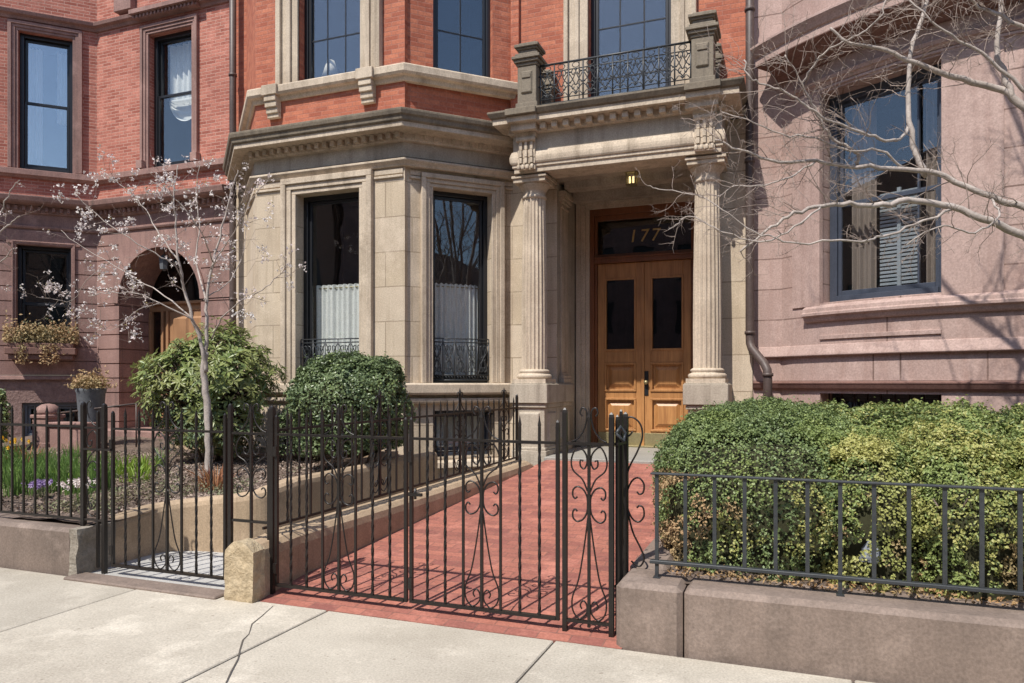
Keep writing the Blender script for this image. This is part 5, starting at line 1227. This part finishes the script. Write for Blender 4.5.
# ================================================================== trees
def crooked(p, d, ln, r0, r1, n, wob, droop=0):
    pts = [Vector(p)]; d = Vector(d).normalized()
    for i in range(n):
        d = (d+Vector((random.gauss(0,wob),random.gauss(0,wob),random.gauss(0,wob)-droop))).normalized(); pts.append(pts[-1]+d*(ln/n))
    return pts, [r0+(r1-r0)*i/n for i in range(n+1)]
def spawn(mb, path, r, n, ln, lvl, tips, planar=.6, lo=.15, wob=.22, bias=(0,0,.15)):
    P = [Vector(p) for p in path]; seg = [(P[i+1]-P[i]).length for i in range(len(P)-1)]; T = sum(seg)
    for i in range(n):
        s = random.uniform(lo, 1)*T; k = 0
        while k < len(seg)-1 and s > seg[k]: s -= seg[k]; k += 1
        p = P[k].lerp(P[k+1], min(1, s/max(seg[k],1e-6))); t = (P[k+1]-P[k]).normalized()
        side = t.orthogonal(); side.rotate(Matrix.Rotation(random.uniform(0,2*PI),3,t)); side.y *= planar
        d = (t*random.uniform(.4,.9)+side*random.uniform(.6,1)+Vector(bias)).normalized(); l = ln*random.uniform(.45,1.15)
        rr = r*random.uniform(.7,1)
        pts, rs = crooked(p, d, l, rr, rr*.45, 5, wob)
        mb.tube(pts, rs, 5 if lvl > 1 else 3)
        if lvl > 0: spawn(mb, pts, rr*.6, random.randint(3,5), l*.5, lvl-1, tips, planar, .25, wob, bias)
        tips.append((pts[-1], pts[2], pts[3]))
def limb(mb, P, r0, r1, wob=.012, k=4):
    c = catmull(P, k); n = len(c); c = [v+Vector((random.gauss(0,wob),random.gauss(0,wob),random.gauss(0,wob))) if 0 < i < n-1 else v for i, v in enumerate(c)]
    mb.tube(c, [r0+(r1-r0)*(i/(n-1))**.8 for i in range(n)], 8); return c
# right bare tree: trunk stands right of the picture, limbs reach left before the brownstone
tr = thing('bare_tree', 'leafless pale grey tree reaching in from the right before the brownstone bow', 'tree', (2.75,6.2,.4))
tk = MB(); tw = MB(); tips = []
base = Vector((2.75,6.2,.35)); fork = Vector((2.5,6.1,2.35))
limb(tk, [base, Vector((2.72,6.2,1.0)), Vector((2.62,6.15,1.7)), fork], .15, .11)
def A_(*q): return [at(*p) for p in q]
LB = [
 ([fork]+A_((1060,252,5.95),(1024,237,5.85),(990,222,5.75),(951,207,5.7),(915,200,5.6),(881,205,5.5),(850,204,5.4),(821,206,5.3),(795,214,5.2),(770,228,5.15),(740,252,5.1)), .045, .008),
 ([fork]+A_((1060,225,6.0),(1024,207,6.0),(992,198,5.95),(945,176,5.9),(904,168,5.8),(857,167,5.7),(815,162,5.6),(769,160,5.5),(740,149,5.4),(715,140,5.35)), .040, .007),
 ([fork,]+A_((1120,180,6.3),(1070,140,6.3),(1024,109,6.2),(1003,90,6.2),(962,79,6.1),(916,64,6.0),(886,50,5.9),(850,42,5.8),(830,28,5.75)), .05, .010),
 (A_((927,176,5.9),(918,158,5.9),(912,140,5.9),(908,102,5.95),(910,60,6.0),(919,25,6.1),(930,-12,6.2),(945,-70,6.3)), .028, .014),
 (A_((1015,100,6.2),(1009,88,6.2),(1000,62,6.2),(997,40,6.25),(1003,0,6.3),(1010,-50,6.4)), .03, .016),
 (A_((909,118,5.95),(907,130,5.9),(900,138,5.8),(885,140,5.7),(863,133,5.6),(840,124,5.5),(816,113,5.4),(800,101,5.35),(784,91,5.3),(765,84,5.25),(749,78,5.2),(744,60,5.2)), .016, .006),
 (A_((857,165,5.7),(857,152,5.65),(840,142,5.6),(825,129,5.55),(816,112,5.5),(808,95,5.45),(796,72,5.4),(785,55,5.35)), .016, .005),
 (A_((801,86,5.45),(812,68,5.4),(828,50,5.35),(842,42,5.3),(862,33,5.3),(878,18,5.3),(886,0,5.3),(892,-20,5.3)), .009, .004),
 (A_((951,209,5.7),(915,225,5.5),(885,236,5.35),(862,241,5.2),(830,240,5.1),(800,244,5.05),(768,236,5.0),(740,225,4.95),(715,204,4.9),(690,194,4.9),(660,190,4.9),(648,186,4.9)), .012, .003),
 (A_((992,199,5.95),(1000,215,5.6),(975,232,5.4),(950,226,5.3),(925,232,5.2),(905,246,5.2)), .010, .004),
 (A_((904,168,5.8),(880,150,5.7),(850,150,5.6),(815,138,5.5),(780,134,5.4),(748,120,5.3),(722,112,5.3)), .012, .004),
 (A_((1030,95,6.1),(990,60,6.0),(960,40,5.9),(930,20,5.8),(905,-5,5.8)), .018, .006),
 (A_((1050,40,6.1),(1010,20,6.0),(980,5,6.0),(950,-15,5.9)), .02, .01),
 (A_((821,206,5.3),(800,222,5.1),(775,240,5.0),(750,240,4.95),(715,228,4.9),(690,216,4.88),(680,222,4.87),(668,230,4.86)), .009, .003),
 (A_((815,162,5.6),(790,176,5.4),(765,186,5.3),(735,186,5.2),(715,200,5.2)), .009, .003),
]
paths = []
for P, r0, r1 in LB: c = limb(tk, P, r0*.82, r1*.85, .006); paths.append((c, r0))
# crown above the picture
for (ex, ey, ez) in ((.2,6.0,7.5),(1.2,6.3,8.2),(2.2,5.5,8.4),(3.6,6.4,7.8),(-.4,5.4,6.3),(.9,5.1,6.6),(1.6,6.6,7.0),(2.4,6.9,7.6)):
    e = Vector((ex,ey,ez)); c = limb(tk, [fork, fork.lerp(e,.35)+Vector((.25,0,.1)), fork.lerp(e,.7)+Vector((.1,.05,.1)), e], .06, .012, .02); paths.append((c, .04))
    spawn(tw, c, .012, 6, 1.3, 1, tips, .8, .3, .14, (0,0,.3))
tk.build('trunk', M['bark'], tr, uv=False)
for i, (c, r0) in enumerate(paths[:15]):
    short = r0 < .013
    spawn(tw, c, .0032 if short else .0042, 24 if short else 27, (.21 if i in (8,13) else .30) if short else .40, 2 if i in (0,1,8) else 1, tips, .6, .12 if short else .3, .24, (-.12,0,.10))
tw.build('twigs', M['twig'], tr, uv=False)
# left blossoming tree
bt = thing('blossoming_tree', 'slender young tree with pale pink blossom before the arched brick house', 'tree', (at(208,468,6.3).x, 6.3, .42))
tk = MB(); tw = MB(); tips = []; Y = 6.3
limb(tk, A_((208,476,Y),(209,440,Y),(206,400,Y),(204,370,Y),(206,352,Y)), .046, .030, .006)
LT = [
 (A_((206,356,Y),(207,330,Y),(206,302,Y+.02),(212,264,Y+.1),(222,228,Y+.15),(232,190,Y+.2),(238,170,Y+.2)), .030, .006),
 (A_((206,372,Y),(202,350,Y-.05),(193,318,Y-.1),(182,280,Y-.15),(179,260,Y-.2),(176,225,Y-.2),(174,190,Y-.2),(178,165,Y-.2)), .030, .006),
 (A_((203,336,Y),(190,318,Y-.2),(161,304,Y-.4),(135,293,Y-.5),(106,293,Y-.6),(88,296,Y-.6)), .014, .004),
 (A_((192,318,Y-.1),(165,296,Y+.1),(138,280,Y+.3),(109,262,Y+.5),(84,248,Y+.6),(61,230,Y+.7)), .012, .003),
 (A_((186,294,Y-.1),(178,270,Y-.3),(161,257,Y-.5),(129,238,Y-.7),(97,215,Y-.8),(74,193,Y-.9)), .013, .003),
 (A_((212,338,Y),(222,318,Y-.2),(240,302,Y-.3),(262,290,Y-.4),(278,276,Y-.4),(291,262,Y-.4)), .012, .003),
 (A_((206,302,Y),(196,260,Y+.3),(200,225,Y+.4),(196,190,Y+.5),(200,165,Y+.5)), .014, .004),
 (A_((179,262,Y-.2),(160,235,Y-.1),(145,210,Y),(128,190,Y),(104,172,Y)), .012, .003),
 (A_((210,270,Y+.1),(222,250,Y-.1),(238,225,Y-.2),(252,200,Y-.3),(268,180,Y-.3)), .010, .003),
 (A_((213,262,Y),(204,240,Y-.3),(190,215,Y-.5),(170,195,Y-.6),(150,180,Y-.6)), .010, .003),
 (A_((204,300,Y),(226,285,Y+.3),(240,262,Y+.5),(246,235,Y+.6),(244,205,Y+.6)), .010, .003),
 (A_((110,262,Y+.5),(90,276,Y+.5),(72,300,Y+.5),(50,298,Y+.5),(36,297,Y+.5)), .006, .002),
 (A_((161,304,Y-.4),(140,310,Y-.5),(110,330,Y-.5),(92,320,Y-.5)), .006, .002),
]
paths = []
for P, r0, r1 in LT: paths.append((limb(tk, P, r0*.8, r1*.8, .006), r0))
tk.build('trunk', M['bark'], bt, uv=False)
for c, r0 in paths: spawn(tw, c, .0032, 11, .34, 1, tips, .9, .35, .16, (0,0,.25))
tw.build('twigs', M['twig'], bt, uv=False)
def blossoms(parent, tips, prob, nper, spread, size):
    pos = []; nr = []; gp_ = []; gn = []
    for tip in tips:
        for q in tip:
            if random.random() > prob: continue
            for i in range(random.randint(nper//2, nper)):
                o = Vector((random.gauss(0,spread),random.gauss(0,spread),random.gauss(0,spread))); c = q+o; ax = o.normalized() if o.length > 0 else Vector((0,0,1))
                for k in range(3): pos.append((c+Vector((random.gauss(0,.008),random.gauss(0,.008),random.gauss(0,.008))))[:]); nr.append((ax+Vector((0,-.3,.3)))[:])
            if random.random() < .5: gp_.append((q+Vector((0,0,.02)))[:]); gn.append((0,-.5,.5))
    leaves('blossom', pos, nr, size, size*.8, M['petal'], parent, .8); leaves('young_leaves', gp_, gn, size*1.2, size*.6, M['bud'], parent, .8)
blossoms(bt, tips, .14, 7, .026, .026)
# young tree cut by the left edge
et = thing('young_tree', 'thin budding tree reaching in at the left edge of the picture', 'tree', (at(-60,470,6.2).x, 6.2, .4))
tk = MB(); tw = MB(); tips = []; Y = 6.2; paths = []
limb(tk, A_((-60,476,Y),(-58,400,Y),(-52,330,Y)), .045, .03, .006)
for P in (A_((-52,330,Y),(-40,280,Y),(-22,240,Y),(0,215,Y),(10,190,Y),(20,180,Y)), A_((-45,300,Y),(-25,262,Y),(0,232,Y),(12,222,Y),(20,216,Y)), A_((-48,310,Y),(-30,285,Y),(0,262,Y),(14,248,Y)), A_((-52,330,Y),(-60,260,Y),(-56,200,Y),(-50,150,Y))):
    paths.append(limb(tk, P, .018, .004, .008))
tk.build('trunk', M['bark'], et, uv=False)
for c in paths: spawn(tw, c, .005, 7, .34, 1, tips, .8, .4, .18, (.05,0,.2))
tw.build('twigs', M['twig'], et, uv=False); blossoms(et, tips, .03, 4, .02, .022)
# street trees across the road, mirrored in the windows
def streettree(x, y, label):
    t = thing('street_tree', label, 'tree', (x,y,0)); tk = MB(); tw = MB(); tp = []; f = Vector((x,y,3.2))
    limb(tk, [Vector((x,y,-.1)),Vector((x+.05,y,1.5)),f], .2, .16)
    for i in range(9):
        a = i*2*PI/9+random.uniform(-.3,.3); e = f+Vector((math.cos(a)*3.2,math.sin(a)*3.2,random.uniform(3,6.5))); c = limb(tk, [f, f.lerp(e,.4)+Vector((0,0,.6)), e], .09, .02, .03); spawn(tw, c, .03, 9, 1.9, 1, tp, 1, .25, .12, (0,0,.3))
    tk.build('trunk', M['barkdark'], t, uv=False); tw.build('twigs', M['barkdark'], t, uv=False); return t
streettree(-13, -14.5, 'bare street tree across the road mirrored in the left bay window'); streettree(-2.5, -15, 'bare street tree across the road mirrored in the canted bay window'); streettree(13.5, .1, 'bare kerbside tree to the right, mirrored in the canted bay window'); streettree(21, -.4, 'bare kerbside tree farther right, mirrored in the canted bay window'); streettree(9, -15, 'bare street tree across the road opposite the brownstone bow')
# ================================================================== daylight
w = bpy.data.worlds.new('World'); S.world = w; w.use_nodes = True; t = w.node_tree
bg = t.nodes['Background']; sk = t.nodes.new('ShaderNodeTexSky'); sk.sky_type = 'NISHITA'; sk.sun_disc = False
to_sun = Vector((-.20, -.72, 1.07)).normalized()
sk.sun_elevation = math.asin(to_sun.z); sk.sun_rotation = math.atan2(to_sun.x, to_sun.y); sk.altitude = 50; sk.air_density = 1.0; sk.dust_density = .6; sk.ozone_density = 1.2
t.links.new(sk.outputs[0], bg.inputs[0]); bg.inputs[1].default_value = .135
sl = bpy.data.lights.new('sun', 'SUN'); sl.energy = 4.0; sl.angle = R(.53); sl.color = (1, .95, .87)
so = bpy.data.objects.new('sun', sl); C.objects.link(so); so.rotation_euler = (-to_sun).to_track_quat('-Z', 'Y').to_euler(); so.location = (-3,-8,12)
S.view_settings.view_transform = 'Standard'; S.view_settings.look = 'None'; S.view_settings.exposure = .50; S.view_settings.gamma = 1
S.view_settings.use_curve_mapping = False
S.cycles.max_bounces = 7; S.cycles.transparent_max_bounces = 12
